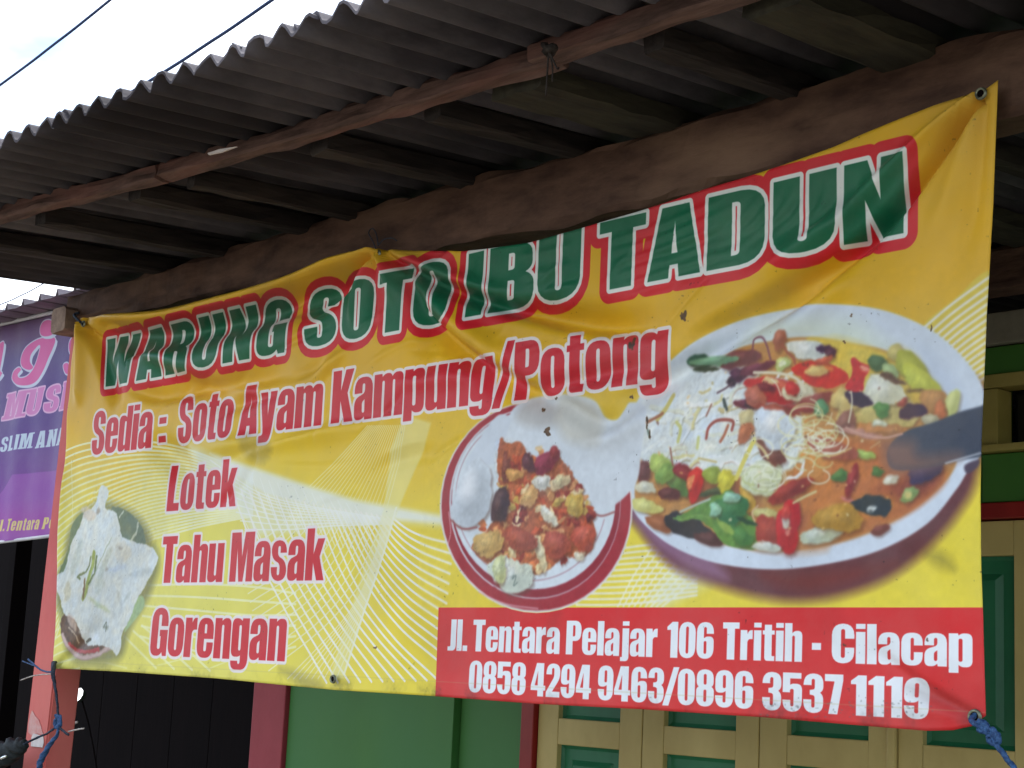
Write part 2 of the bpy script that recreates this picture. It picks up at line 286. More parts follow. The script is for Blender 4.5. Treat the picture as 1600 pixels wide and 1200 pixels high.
def paint_banner(ppm=1100):
    C = Canvas(-4.46, -1.28, 1.46, 2.58, ppm, YB); H, W = C.H, C.W
    X = (C.x0+(np.arange(W)+.5)/ppm)[None, :]; Z = (C.z0+(np.arange(H)+.5)/ppm)[:, None]
    # printed gradient: golden at the top and right, lemon at the lower left
    gold = np.array([226, 176, 34])/255.; lem = np.array([224, 221, 118])/255.; yel = np.array([236, 212, 52])/255.
    u = np.clip((2.25-Z)/.45, 0, 1)*np.ones_like(X); v = np.clip((-2.7-X)/.9, 0, 1)*np.ones_like(Z)
    u = u*u*(3-2*u); v = v*v*(3-2*v)
    C.a[:] = gold*(1-u[..., None])+yel*u[..., None]
    k = (u*(.25+.75*v)*.75)[..., None]; C.a[:] = C.a*(1-k)+lem*k
    for cx, cz, rx, rz, s_ in ((-3.0, 2.03, .4, .1, .35), (-4.05, 2.02, .12, .1, .5), (-2.6, 1.66, .35, .12, .3), (-2.75, 2.0, .25, .15, .35)):
        g = np.exp(-((X-cx)/rx)**2-((Z-cz)/rz)**2)[..., None]*s_; C.a[:] = C.a*(1-g)+np.array([232, 190, 36])/255*g
    # swoosh patterns of thin pale lines
    WL = (240, 238, 222); L2 = (238, 238, 190)
    def z8(p): return [(62+x/2.4, 594+y/2.4) for x, y in p]
    F = lambda A, B, n, c, w_, al, e=1.0: C.lines(family(z8(A), z8(B), n, e=e), c, w_, al)
    F([(-10, 1130), (60, 960), (130, 820), (330, 640), (560, 560), (800, 510)], [(-10, 330), (130, 250), (280, 225), (420, 232), (560, 262), (800, 350)], 27, L2, 3.0, .95)
    F([(-10, 1130), (60, 1100), (150, 1080)], [(60, 940), (110, 900), (170, 870)], 6, L2, 3.0, .8)
    F([(400, 770), (600, 765), (800, 775), (960, 800)], [(380, 960), (560, 1010), (760, 1040), (960, 1000)], 6, L2, 3.4, .8)
    F([(320, 960), (370, 1010), (440, 1080)], [(420, 900), (520, 980), (640, 1090)], 4, L2, 4.0, .7)
    F([(250, 1060), (330, 1080)], [(640, 1080), (940, 960)], 3, L2, 2.5, .5)
    C.lines([curve(z8([(118, 300), (122, 500), (112, 640)]))], L2, 1.8, .7)
    # broad pale swoosh and the two nets that cross in it
    C.pfill(z8([(540, 228), (640, 275), (820, 335), (1000, 395), (1180, 450), (1520, 512), (1520, 548), (1300, 528), (1100, 560), (940, 575), (800, 590), (770, 520), (690, 380), (600, 310)]), (228, 232, 214), soft=26, alpha=.66, sm=False)
    C.pfill(z8([(640, 275), (820, 335), (1000, 395), (1180, 450), (1520, 512), (1520, 540), (1200, 510), (1000, 470), (850, 430), (740, 360)]), (232, 236, 226), soft=14, alpha=.8, sm=False)
    F([(720, 400), (800, 620), (920, 860), (1075, 1135)], [(1060, 470), (1180, 760), (1320, 960), (1490, 1125)], 11, WL, 3.5, 1)
    F([(1085, 475), (1210, 740), (1340, 920), (1500, 1060)], [(1320, 515), (1380, 560), (1450, 590), (1550, 615)], 13, WL, 3.5, 1)
    F([(1000, 440), (930, 520), (850, 590), (740, 640)], [(1300, 560), (1200, 760), (1060, 930), (860, 1090)], 15, (236, 236, 206), 2.2, .8)
    F([(700, 330), (740, 460), (800, 590)], [(1180, 470), (1220, 540), (1260, 640)], 16, (238, 240, 226), 2.0, .75)
    F([(640, 300), (820, 420), (1000, 470), (1300, 520)], [(770, 560), (940, 560), (1120, 545), (1320, 540)], 9, (240, 242, 232), 2.0, .8)
    F([(1290, 520), (1240, 700), (1150, 880), (930, 1120)], [(1320, 520), (1265, 720), (1200, 900), (1110, 1120)], 9, WL, 1.8, .75)
    F([(1010, 400), (1120, 290), (1230, 170)], [(1300, 480), (1340, 330), (1370, 170)], 22, (240, 232, 176), 1.7, .8)
    C.pfill(z8([(1370, 130), (1468, 160), (1440, 260), (1345, 480), (1290, 640), (1205, 900), (1135, 1120), (1085, 1120), (1150, 900), (1235, 640), (1290, 480), (1315, 260)]), (234, 232, 180), soft=9, alpha=.55, sm=False)
    C.lines([curve(z8([(1335, 480), (1290, 640), (1215, 860), (1140, 1100)]))], (238, 238, 214), 4.5, .8)
    # weave between plate and bowl
    C.lines(family([(965, 858), (1010, 852), (1050, 852), (1090, 870)], [(900, 945), (960, 945), (1020, 940), (1090, 930)], 11), WL, 3.4, .95)
    C.lines(family([(1020, 855), (990, 900), (965, 948)], [(1110, 888), (1070, 920), (1035, 948)], 9), WL, 3.0, .85)
    C.pfill([(1010, 952), (1060, 880), (1120, 905), (1075, 930), (1040, 952)], (226, 232, 216), soft=30, alpha=.5)
    # striped corner at the upper right
    C.pfill([(1443, 512), (1490, 470), (1550, 425), (1560, 540), (1545, 610), (1530, 590), (1490, 540)], (222, 196, 66), soft=3)
    C.lines(family([(1440, 516), (1490, 474), (1556, 426)], [(1530, 596), (1540, 590), (1552, 584)], 14, e=.92), (236, 232, 214), 4.6, 1)
    # ---- bowl of soup ----
    C.pfill([(975, 770), (1000, 830), (1050, 885), (1120, 915), (1190, 934), (1250, 940), (1320, 930), (1390, 903), (1450, 858), (1500, 800), (1528, 740), (1540, 600), (1300, 560), (1100, 600)], (104, 56, 60), soft=26, tex=.05)
    C.pfill([(985, 800), (1030, 858), (1090, 895), (1140, 905), (1100, 860), (1030, 820)], (150, 108, 140), soft=26, alpha=.8)
    C.pfill([(1190, 900), (1260, 925), (1340, 905), (1400, 880), (1320, 890), (1240, 895)], (120, 50, 42), soft=30, alpha=.8)
    rim = [(983, 782), (972, 740), (978, 690), (985, 655), (1003, 610), (1035, 575), (1085, 533), (1150, 500), (1220, 482), (1290, 475), (1370, 482), (1440, 507), (1490, 542), (1530, 592), (1548, 650), (1540, 700), (1512, 738), (1495, 765), (1450, 818), (1380, 858), (1300, 880), (1210, 890), (1120, 880), (1050, 853), (1003, 815)]
    C.pfill(rim, (212, 222, 232), soft=3, tex=.02)
    C.pfill([(1250, 498), (1330, 500), (1380, 530), (1420, 560), (1330, 545), (1230, 530), (1150, 545), (1190, 505)], (214, 224, 206), soft=40, alpha=.8)
    C.pfill([(1440, 540), (1490, 590), (1510, 640), (1495, 640), (1460, 600)], (196, 208, 224), soft=30, alpha=.8)
    inner = [(996, 790), (997, 735), (1003, 700), (1010, 650), (1080, 585), (1150, 545), (1210, 532), (1265, 527), (1330, 537), (1390, 550), (1450, 590), (1482, 625), (1500, 660), (1498, 712), (1480, 750), (1430, 795), (1360, 832), (1280, 855), (1200, 862), (1120, 848), (1050, 820)]
    C.pfill(inner, (192, 136, 70), soft=5, tex=.06, seed=5)
    C.pfill([(1262, 528), (1330, 537), (1385, 552), (1440, 590), (1400, 640), (1330, 600), (1280, 560)], (216, 184, 70), soft=8, tex=.06)
    C.pfill([(1290, 690), (1400, 690), (1480, 740), (1420, 800), (1330, 838), (1250, 850), (1230, 760)], (190, 112, 62), soft=20, tex=.05)
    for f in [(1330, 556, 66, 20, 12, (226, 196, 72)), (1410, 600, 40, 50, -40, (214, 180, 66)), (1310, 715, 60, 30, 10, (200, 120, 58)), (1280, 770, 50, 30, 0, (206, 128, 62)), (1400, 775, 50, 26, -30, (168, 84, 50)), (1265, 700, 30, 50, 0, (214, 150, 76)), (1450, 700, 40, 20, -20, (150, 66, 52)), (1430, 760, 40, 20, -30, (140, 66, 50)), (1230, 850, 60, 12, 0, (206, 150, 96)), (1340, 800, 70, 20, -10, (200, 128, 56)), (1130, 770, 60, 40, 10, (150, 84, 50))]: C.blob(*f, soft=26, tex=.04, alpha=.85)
    C.pfill([(1000, 715), (1005, 640), (1070, 590), (1140, 570), (1200, 600), (1250, 640), (1240, 730), (1150, 745), (1050, 725)], (218, 224, 216), soft=8, tex=.06, seed=9)
    b = C.blob; r = np.random.RandomState(3)
    # shreds of chicken and noodles
    C.pfill([(975, 700), (985, 650), (1010, 610), (1060, 575), (1130, 560), (1190, 600), (1230, 640), (1180, 680), (1080, 690), (1010, 712)], (222, 228, 226), soft=26, tex=.03)
    for _ in range(95):                      # shredded chicken and cabbage: curved strands with a thin dark side
        cx = 1005+245*r.rand(); cy = 585+158*r.rand(); a_ = math.radians(-60+70*r.rand()); L_ = 9+20*r.rand(); cv = r.randn()*.5
        if cy < 655-.42*(cx-1000) or (cx < 1050 and cy > 705): continue
        q_ = [(cx+L_*t*math.cos(a_+cv*t), cy-L_*t*math.sin(a_+cv*t)*-1) for t in (-1, -.4, .3, 1)]
        w_ = 2.5+4.5*r.rand(); cc = [(234, 238, 232), (224, 226, 206), (220, 212, 150), (240, 242, 238), (206, 190, 130)][r.choice(5, p=[.38, .24, .12, .2, .06])]
        if r.rand() < .6: C.lines([curve([(x+1.5, y+w_*.55) for x, y in q_])], [(168, 150, 104), (176, 120, 80), (150, 150, 130)][r.randint(3)], 1.8, .75)
        C.lines([curve(q_)], cc, w_, .92)
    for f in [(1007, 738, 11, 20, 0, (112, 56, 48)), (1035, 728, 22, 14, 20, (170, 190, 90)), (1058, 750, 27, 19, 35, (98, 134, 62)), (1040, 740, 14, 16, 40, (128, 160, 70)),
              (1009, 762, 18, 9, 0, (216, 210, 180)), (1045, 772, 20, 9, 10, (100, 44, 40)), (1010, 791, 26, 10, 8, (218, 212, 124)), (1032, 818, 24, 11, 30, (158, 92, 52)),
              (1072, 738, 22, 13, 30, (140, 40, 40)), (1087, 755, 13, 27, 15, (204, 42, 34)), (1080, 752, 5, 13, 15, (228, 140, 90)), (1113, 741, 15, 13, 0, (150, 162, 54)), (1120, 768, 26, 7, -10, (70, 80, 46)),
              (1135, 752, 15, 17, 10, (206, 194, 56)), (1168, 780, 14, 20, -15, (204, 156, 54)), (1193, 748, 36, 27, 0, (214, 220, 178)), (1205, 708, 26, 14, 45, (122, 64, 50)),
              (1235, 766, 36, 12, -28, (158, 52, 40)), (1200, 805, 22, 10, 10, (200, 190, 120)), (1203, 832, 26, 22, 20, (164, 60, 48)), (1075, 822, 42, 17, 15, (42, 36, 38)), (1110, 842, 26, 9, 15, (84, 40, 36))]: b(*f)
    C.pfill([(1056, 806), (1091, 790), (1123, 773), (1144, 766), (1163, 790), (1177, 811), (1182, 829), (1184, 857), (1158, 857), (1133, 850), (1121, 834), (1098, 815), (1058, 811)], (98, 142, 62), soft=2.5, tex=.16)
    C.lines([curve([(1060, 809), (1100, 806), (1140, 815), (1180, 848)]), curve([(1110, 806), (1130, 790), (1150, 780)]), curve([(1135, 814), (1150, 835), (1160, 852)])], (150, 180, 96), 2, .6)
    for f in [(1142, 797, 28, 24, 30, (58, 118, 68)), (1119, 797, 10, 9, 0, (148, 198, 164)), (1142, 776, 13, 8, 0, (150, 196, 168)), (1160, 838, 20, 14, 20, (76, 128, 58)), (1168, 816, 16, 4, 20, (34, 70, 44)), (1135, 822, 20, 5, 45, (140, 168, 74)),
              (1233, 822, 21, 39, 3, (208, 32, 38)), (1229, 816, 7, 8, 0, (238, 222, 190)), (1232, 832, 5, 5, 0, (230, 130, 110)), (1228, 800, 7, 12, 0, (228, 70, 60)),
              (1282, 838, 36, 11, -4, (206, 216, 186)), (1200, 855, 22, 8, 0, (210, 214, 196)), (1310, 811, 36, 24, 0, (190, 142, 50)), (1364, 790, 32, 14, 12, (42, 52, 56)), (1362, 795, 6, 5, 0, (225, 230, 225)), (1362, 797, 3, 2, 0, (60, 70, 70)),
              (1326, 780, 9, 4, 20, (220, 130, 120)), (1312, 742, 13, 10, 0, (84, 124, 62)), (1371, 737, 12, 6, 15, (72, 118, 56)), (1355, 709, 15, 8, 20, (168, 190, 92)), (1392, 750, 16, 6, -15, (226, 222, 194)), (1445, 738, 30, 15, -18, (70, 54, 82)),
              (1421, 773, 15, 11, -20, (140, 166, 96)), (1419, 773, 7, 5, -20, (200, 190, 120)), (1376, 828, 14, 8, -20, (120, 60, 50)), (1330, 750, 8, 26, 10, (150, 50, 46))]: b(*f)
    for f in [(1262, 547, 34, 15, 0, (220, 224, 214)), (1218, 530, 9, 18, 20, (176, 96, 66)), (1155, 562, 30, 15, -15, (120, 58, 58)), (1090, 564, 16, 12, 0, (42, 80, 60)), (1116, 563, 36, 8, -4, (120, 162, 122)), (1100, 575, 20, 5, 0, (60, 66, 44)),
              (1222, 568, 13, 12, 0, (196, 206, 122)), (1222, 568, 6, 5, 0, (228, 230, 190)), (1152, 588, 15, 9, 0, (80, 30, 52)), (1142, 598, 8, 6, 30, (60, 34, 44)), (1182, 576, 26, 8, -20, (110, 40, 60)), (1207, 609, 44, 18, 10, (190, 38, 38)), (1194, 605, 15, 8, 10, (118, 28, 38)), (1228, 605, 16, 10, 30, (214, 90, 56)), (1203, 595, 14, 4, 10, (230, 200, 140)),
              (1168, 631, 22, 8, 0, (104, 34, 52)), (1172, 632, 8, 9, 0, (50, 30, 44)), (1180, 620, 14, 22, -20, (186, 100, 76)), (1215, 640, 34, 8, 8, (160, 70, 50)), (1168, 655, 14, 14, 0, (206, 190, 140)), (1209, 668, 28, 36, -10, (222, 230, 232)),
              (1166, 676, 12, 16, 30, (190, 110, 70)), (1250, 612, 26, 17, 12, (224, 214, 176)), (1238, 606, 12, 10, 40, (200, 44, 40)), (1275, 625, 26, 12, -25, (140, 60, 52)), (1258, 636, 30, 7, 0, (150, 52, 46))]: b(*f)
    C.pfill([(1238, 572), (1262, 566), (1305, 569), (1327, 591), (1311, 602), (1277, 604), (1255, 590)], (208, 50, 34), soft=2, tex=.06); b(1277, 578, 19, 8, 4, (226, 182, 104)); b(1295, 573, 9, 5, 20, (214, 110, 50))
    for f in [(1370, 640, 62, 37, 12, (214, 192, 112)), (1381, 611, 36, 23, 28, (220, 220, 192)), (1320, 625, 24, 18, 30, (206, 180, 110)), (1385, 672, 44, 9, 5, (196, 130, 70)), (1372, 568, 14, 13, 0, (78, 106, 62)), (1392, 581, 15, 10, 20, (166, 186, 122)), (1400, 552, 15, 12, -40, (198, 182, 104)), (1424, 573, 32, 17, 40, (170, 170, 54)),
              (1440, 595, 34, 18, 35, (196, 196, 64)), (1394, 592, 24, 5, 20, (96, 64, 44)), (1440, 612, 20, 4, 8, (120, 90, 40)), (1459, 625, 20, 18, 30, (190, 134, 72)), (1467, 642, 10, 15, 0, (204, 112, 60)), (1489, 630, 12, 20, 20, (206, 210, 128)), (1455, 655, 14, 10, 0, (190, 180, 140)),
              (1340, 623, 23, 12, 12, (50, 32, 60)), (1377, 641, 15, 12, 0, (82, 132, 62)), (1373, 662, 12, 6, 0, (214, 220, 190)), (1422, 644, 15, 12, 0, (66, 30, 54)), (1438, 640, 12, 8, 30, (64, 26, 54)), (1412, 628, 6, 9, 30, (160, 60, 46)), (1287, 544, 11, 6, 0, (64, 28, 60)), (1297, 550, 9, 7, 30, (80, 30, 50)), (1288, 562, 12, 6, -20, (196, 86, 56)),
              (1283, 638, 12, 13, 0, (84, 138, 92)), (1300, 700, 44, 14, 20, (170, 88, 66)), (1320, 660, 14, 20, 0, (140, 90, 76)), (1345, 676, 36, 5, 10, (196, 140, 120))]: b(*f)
    C.pfill([(1329, 560), (1344, 566), (1360, 575), (1351, 594), (1346, 613), (1324, 607), (1330, 585)], (200, 44, 44), soft=2, tex=.08); b(1351, 577, 8, 5, 20, (230, 150, 130))
    warp(C, [inner], [300], [(34, 6), (13, 3)], .5)
    C.pfill([(1560, 622), (1535, 634), (1500, 644), (1460, 660), (1420, 672), (1395, 690), (1386, 712), (1398, 734), (1450, 731), (1500, 720), (1560, 700)], (62, 70, 86), soft=4, tex=.05)
    C.pfill([(1380, 690), (1425, 690), (1440, 712), (1500, 712), (1450, 733), (1398, 737), (1380, 715)], (134, 100, 88), soft=34, alpha=.9)
    C.lines([curve([(1478, 724), (1505, 716), (1540, 706)])], (210, 214, 218), 2.5, .9)
    C.pfill([(1508, 727), (1530, 718), (1528, 730), (1512, 740)], (80, 66, 82), soft=4)
    # onion strands, noodles, rims of chillies
    st = [([(1176, 545), (1178, 530), (1190, 527), (1198, 540), (1204, 562)], (120, 62, 82), 3), ([(1222, 538), (1230, 550), (1240, 560), (1242, 568)], (160, 84, 62), 4), ([(1121, 614), (1135, 606), (1144, 598)], (90, 60, 70), 3),
          ([(1104, 685), (1108, 668), (1122, 657), (1145, 658), (1144, 672)], (156, 66, 52), 5), ([(1104, 650), (1112, 632)], (150, 90, 70), 3), ([(1133, 635), (1131, 624), (1136, 640)], (60, 70, 66), 5), ([(1126, 690), (1132, 680), (1138, 665)], (176, 96, 64), 5), ([(1176, 688), (1192, 702), (1200, 715)], (214, 196, 140), 5),
          ([(1151, 748), (1162, 722), (1179, 687)], (222, 208, 96), 8), ([(1178, 582), (1215, 583), (1245, 592), (1258, 612)], (226, 216, 186), 5), ([(1205, 592), (1214, 602), (1220, 618)], (236, 224, 190), 2.5), ([(1096, 720), (1130, 718), (1150, 708)], (226, 230, 222), 8), ([(1092, 716), (1120, 722)], (200, 180, 110), 3),
          ([(1048, 700), (1050, 715), (1052, 728)], (150, 90, 70), 3), ([(1013, 672), (1016, 684)], (60, 80, 60), 3), ([(1028, 655), (1040, 640), (1052, 618)], (206, 190, 104), 8), ([(1012, 660), (1030, 650), (1036, 646)], (160, 96, 64), 5), ([(1060, 690), (1064, 670), (1058, 660)], (206, 204, 120), 6), ([(1090, 700), (1092, 684)], (204, 206, 130), 6),
          ([(1330, 612), (1331, 632), (1326, 660)], (226, 222, 190), 3), ([(1300, 645), (1296, 658), (1290, 664)], (210, 190, 150), 2.5), ([(1322, 668), (1345, 678), (1380, 684), (1410, 678)], (206, 160, 140), 3.5), ([(1240, 786), (1258, 776), (1275, 768)], (222, 210, 150), 4), ([(1270, 706), (1300, 712), (1330, 700)], (214, 176, 110), 3), ([(1360, 700), (1375, 690)], (200, 160, 110), 2.5),
          ([(1064, 800), (1090, 788), (1110, 780)], (176, 190, 176), 4), ([(1185, 790), (1176, 800), (1180, 815)], (214, 180, 140), 3)]
    for p, c, w in st: C.lines([curve(p)], c, w, .95)
    for i in range(26):                      # curls of thin noodles
        cx, cy = 1262+22*r.randn(), 678+24*r.randn(); R = 10+14*r.rand(); a0 = r.rand()*6; t = np.linspace(a0, a0+3+3*r.rand(), 9)
        C.lines([curve(np.stack([cx+R*1.2*np.cos(t), cy+R*.8*np.sin(t)], 1))], [(222, 220, 176), (206, 196, 130), (232, 232, 206)][r.randint(3)], 2.4, .9)
    for i in range(12):
        cx, cy = 1193+10*r.randn(), 748+8*r.randn(); R = 12+14*r.rand(); a0 = r.rand()*6; t = np.linspace(a0, a0+2+2*r.rand(), 7)
        C.lines([curve(np.stack([cx+R*1.2*np.cos(t), cy+R*.8*np.sin(t)], 1))], [(190, 196, 130), (236, 238, 216)][r.randint(2)], 2, .8)
    for i in range(60):                     # oily specks
        cx, cy = 1020+450*r.rand(), 560+290*r.rand()
        if ((cx-1245)/240)**2+((cy-700)/150)**2 < .9: b(cx, cy, 1+2.5*r.rand(), 1+1.5*r.rand(), 180*r.rand(), [(240, 226, 180), (110, 54, 34), (226, 170, 90), (236, 200, 130)][r.randint(4)], soft=2, tex=0, alpha=.7)
    # ---- plate ----
    def ell(cx, cy, rx, ry, n=48): t = np.linspace(0, 2*np.pi, n, endpoint=False); return np.stack([cx+rx*np.cos(t), cy+ry*np.sin(t)], 1)
    C.fill([C.ph(ell(838, 792, 151, 166))], (224, 218, 210), soft=2)
    C.fill([C.ph(ell(838, 791, 148, 163))], (164, 42, 52), soft=2, tex=.05)
    C.fill([C.ph(ell(836, 786, 134, 150))], (206, 206, 210), soft=1.5)
    C.fill([C.ph(ell(837, 786, 132, 148))], (146, 34, 48), soft=1.5)
    C.fill([C.ph(ell(834, 781, 128, 140))], (214, 222, 226), soft=2, tex=.02)
    C.lines([curve(ell(830, 778, 118, 129)[2:34])], (150, 70, 84), 1.3, .8)
    C.lines([curve([(748, 925), (775, 938), (800, 946), (840, 951)]), curve([(700, 850), (704, 830), (701, 800)])], (222, 170, 176), 2.5, .8)
    C.pfill([(797, 645), (815, 627), (842, 618), (890, 616), (929, 626), (944, 651), (962, 655), (975, 640), (985, 628), (1010, 640), (1003, 700), (998, 745), (985, 768), (959, 790), (935, 795), (912, 780), (900, 750), (885, 728), (866, 696), (824, 702), (788, 690)], (214, 221, 226), soft=5, tex=.03, seed=4)
    C.pfill([(815, 632), (845, 620), (870, 640), (868, 664), (830, 668), (806, 655)], (186, 184, 178), soft=24, alpha=.8)
    C.pfill([(872, 620), (910, 622), (938, 645), (935, 690), (890, 690), (868, 660)], (206, 202, 186), soft=30, alpha=.7)
    C.pfill([(740, 702), (758, 672), (779, 648), (797, 654), (791, 678), (782, 699), (779, 722), (740, 728), (728, 724)], (208, 216, 224), soft=3)
    C.pfill([(776, 720), (782, 684), (796, 694), (812, 690), (830, 712), (848, 722), (866, 697), (880, 722), (888, 726), (903, 760), (918, 790), (929, 830), (924, 858), (905, 872), (880, 872), (854, 891), (833, 897), (812, 882), (770, 885), (737, 855), (762, 826), (780, 780)], (180, 98, 62), soft=3, tex=.2, seed=8)
    for _ in range(230):
        cx, cy = 740+185*r.rand(), 690+200*r.rand()
        if abs((cx-835)/(88 if cy > 740 else 60))**2+abs((cy-792)/96)**2 > 1 or (cx < 782 and cy < 815): continue
        col = [(196, 84, 48), (214, 150, 96), (228, 200, 152), (150, 52, 40), (206, 170, 84), (110, 40, 42), (222, 120, 66)][r.choice(7, p=[.22, .18, .16, .14, .12, .06, .12])]
        b(cx, cy, 3+7*r.rand(), 3+6*r.rand(), 180*r.rand(), col, soft=2.5, irr=.25, tex=.15)
    for f in [(738, 775, 32, 50, 14, (206, 214, 220)), (851, 722, 24, 14, -30, (140, 44, 66)), (824, 722, 11, 14, -20, (92, 48, 58)), (781, 790, 13, 32, 12, (80, 54, 56)), (790, 730, 7, 22, 5, (130, 66, 54)), (846, 754, 13, 14, 20, (226, 222, 206)), (856, 806, 8, 20, -35, (232, 224, 196)), (897, 790, 16, 18, 0, (214, 174, 80)),
              (843, 862, 8, 28, -10, (230, 214, 170)), (762, 850, 22, 22, 20, (206, 166, 96)), (812, 842, 26, 18, 10, (170, 78, 56)), (869, 852, 22, 20, 0, (176, 82, 60)), (912, 840, 16, 24, 10, (186, 84, 60)), (905, 868, 10, 7, 0, (228, 216, 186)), (798, 898, 34, 28, 8, (214, 222, 204)), (780, 890, 10, 22, 8, (206, 210, 150)), (875, 752, 16, 12, -30, (222, 196, 150)), (865, 704, 6, 8, 20, (150, 50, 56)),
              (826, 778, 13, 17, 20, (220, 170, 110)), (803, 742, 12, 10, 0, (206, 150, 84))]: b(*f)
    C.lines([curve([(704, 812), (722, 826), (745, 824)]), curve([(918, 795), (938, 806), (960, 800)])], (150, 70, 66), 3, .8)
    C.lines([curve([(800, 905), (806, 900), (802, 915), (808, 910)])], (70, 90, 84), 1.6, .8)
    # ---- folded crackers on a leaf, lower left ----
    def z6(pts): return [(80+x/4.0, 740+y/4.0) for x, y in pts]
    C.pfill(z6([(60, 900), (0, 700), (70, 560), (100, 380), (180, 240), (300, 180), (420, 190), (560, 280), (640, 430), (680, 560), (620, 760), (500, 980), (430, 1160), (200, 1190), (90, 1100)]), (120, 120, 76), soft=34, alpha=.75)
    C.pfill(z6([(205, 240), (130, 320), (105, 470), (50, 620), (90, 620), (150, 500), (220, 330)]), (112, 128, 84), soft=4, tex=.08)
    C.pfill(z6([(380, 215), (440, 215), (520, 270), (575, 350), (590, 440), (520, 440), (420, 380), (400, 300)]), (112, 126, 98), soft=4, tex=.08)
    C.pfill(z6([(60, 1000), (80, 880), (200, 900), (340, 1080), (370, 1090), (300, 1140), (200, 1160), (120, 1110)]), (98, 70, 52), soft=4, tex=.25)
    C.pfill(z6([(540, 780), (580, 770), (585, 830), (540, 900), (460, 990), (500, 880)]), (160, 184, 130), soft=4, tex=.08)
    for w_, c_ in ((9, (176, 150, 140)), (5, (206, 178, 170))): C.lines([curve(z6([(70, 1010), (100, 1075), (150, 1130), (210, 1150), (290, 1130), (370, 1090)]))], c_, w_, .95)
    C.lines([curve(z6([(110, 1060), (160, 1105), (230, 1115), (300, 1095)]))], (190, 66, 70), 6, .9)
    C.pfill(z6([(312, 75), (362, 112), (338, 215), (400, 240), (430, 320), (450, 395), (540, 430), (620, 450), (668, 520), (650, 590), (600, 690), (540, 790), (500, 900), (450, 990), (440, 1090), (412, 1138), (375, 1095), (300, 1075), (215, 1065), (180, 980), (130, 900), (80, 880), (50, 760), (15, 690), (40, 630), (85, 600), (120, 450), (190, 300), (205, 240), (270, 200)]), (218, 223, 216), soft=3, tex=.05, seed=12)
    for f in [((235, 250, 50, 40, 20), (216, 200, 176)), ((450, 490, 60, 60, 30), (216, 208, 184)), ((570, 620, 80, 24, -12), (190, 198, 194)), ((160, 520, 26, 110, 14), (200, 206, 190)), ((330, 580, 16, 150, 22), (190, 196, 178)), ((420, 590, 60, 16, -20), (196, 206, 214)), ((300, 820, 90, 12, 35), (190, 200, 150)),
              ((430, 780, 12, 50, -15), (186, 190, 182)), ((480, 765, 8, 34, 35), (180, 188, 176)), ((345, 960, 18, 12, 20), (120, 126, 100)), ((100, 740, 22, 60, 10), (196, 190, 160)), ((350, 600, 9, 9, 0), (150, 140, 120)), ((435, 470, 12, 8, 0), (140, 124, 100)), ((295, 235, 10, 22, 15), (150, 130, 100)), ((130, 930, 20, 60, -20), (214, 190, 170)), ((300, 700, 30, 60, 20), (206, 212, 196)), ((240, 1010, 60, 20, 20), (226, 230, 228))]:
        (x, y, rx, ry, ro), c = f; b(80+x/4, 740+y/4, rx/4, ry/4, ro, c, soft=9, tex=.1, alpha=.7)
    for p, c, w in [([(268, 495), (262, 560), (240, 640), (215, 740), (200, 775)], (150, 164, 62), 10), ([(285, 520), (270, 620), (235, 690)], (96, 110, 44), 5), ([(250, 520), (225, 600), (165, 640), (180, 655)], (110, 120, 60), 4), ([(212, 660), (205, 720), (200, 770)], (120, 90, 50), 5), ([(262, 540), (255, 600), (240, 660)], (200, 210, 120), 2.5),
                    ([(455, 235), (430, 275)], (214, 218, 196), 3), ([(545, 310), (535, 370), (500, 420)], (206, 210, 184), 4.5), ([(110, 960), (150, 1010), (170, 1060)], (200, 176, 150), 3), ([(220, 1060), (245, 1035), (215, 1050)], (70, 66, 46), 3), ([(330, 960), (350, 930), (345, 985)], (100, 104, 80), 2), ([(380, 400), (300, 560), (205, 790)], (176, 184, 150), 2)]:
        C.lines([curve(z6(p))], c, w, .9)
    warp(C, [[(770, 700), (782, 682), (812, 688), (848, 718), (866, 695), (890, 720), (918, 785), (934, 830), (924, 868), (880, 880), (835, 905), (812, 900), (770, 925), (765, 890), (732, 858), (760, 826), (772, 780)]], [400], [(26, 6), (10, 5)])
    warp(C, [z6([(300, 60), (400, 180), (600, 300), (690, 520), (600, 760), (480, 1000), (430, 1150), (200, 1160), (70, 1060), (10, 700), (70, 500), (180, 250)])], [500], [(24, 4), (9, 3)], .45)
    soften(C, [(60, 730), (260, 730), (260, 1050), (60, 1050)], 1.6); soften(C, [(670, 600), (1000, 560), (1100, 470), (1570, 440), (1570, 960), (670, 960)], 1.7)
    # ---- red address panel ----
    zr = [(-2.672, 1.684), (-1.2, 1.687), (-1.2, 1.40), (-2.666, 1.40)]
    keep = C.a.copy(); C.fill([C.m2c(zr)], (214, 40, 42), soft=1)
    q = C.sdf([C.ph(ell(838, 792, 151, 166))], 3)
    if q: lo, hi, d = q; m = np.clip(.5-d, 0, 1)[..., None]; rr = C.a[lo[1]:hi[1], lo[0]:hi[0]]; rr += (keep[lo[1]:hi[1], lo[0]:hi[0]]-rr)*m
    WHT = (234, 238, 240)
    rows = [('Jl.', 698, 729, 1), ('Tentara', 737, 873, 1), ('Pelajar', 883, 1027, 1), ('106', 1042, 1116, 1), ('Tritih', 1130, 1254, 1), ('-', 1269, 1285, 1), ('Cilacap', 1300, 1520, 1),
            ('0858', 731, 820, 0), ('4294', 828, 922, 0), ('9463', 933, 1037, 0), ('/', 1035, 1061, 0), ('0896', 1059, 1178, 0), ('3537', 1192, 1318, 0), ('1119', 1330, 1452, 0)]
    for t, a, e, up in rows:
        zb, zt = (1.596, 1.660) if up else (1.514, 1.578)
        for g in wordpx(t, a, e, zb, zt, .03): C.fill([C.m2c(c) for c in g], WHT, soft=1)
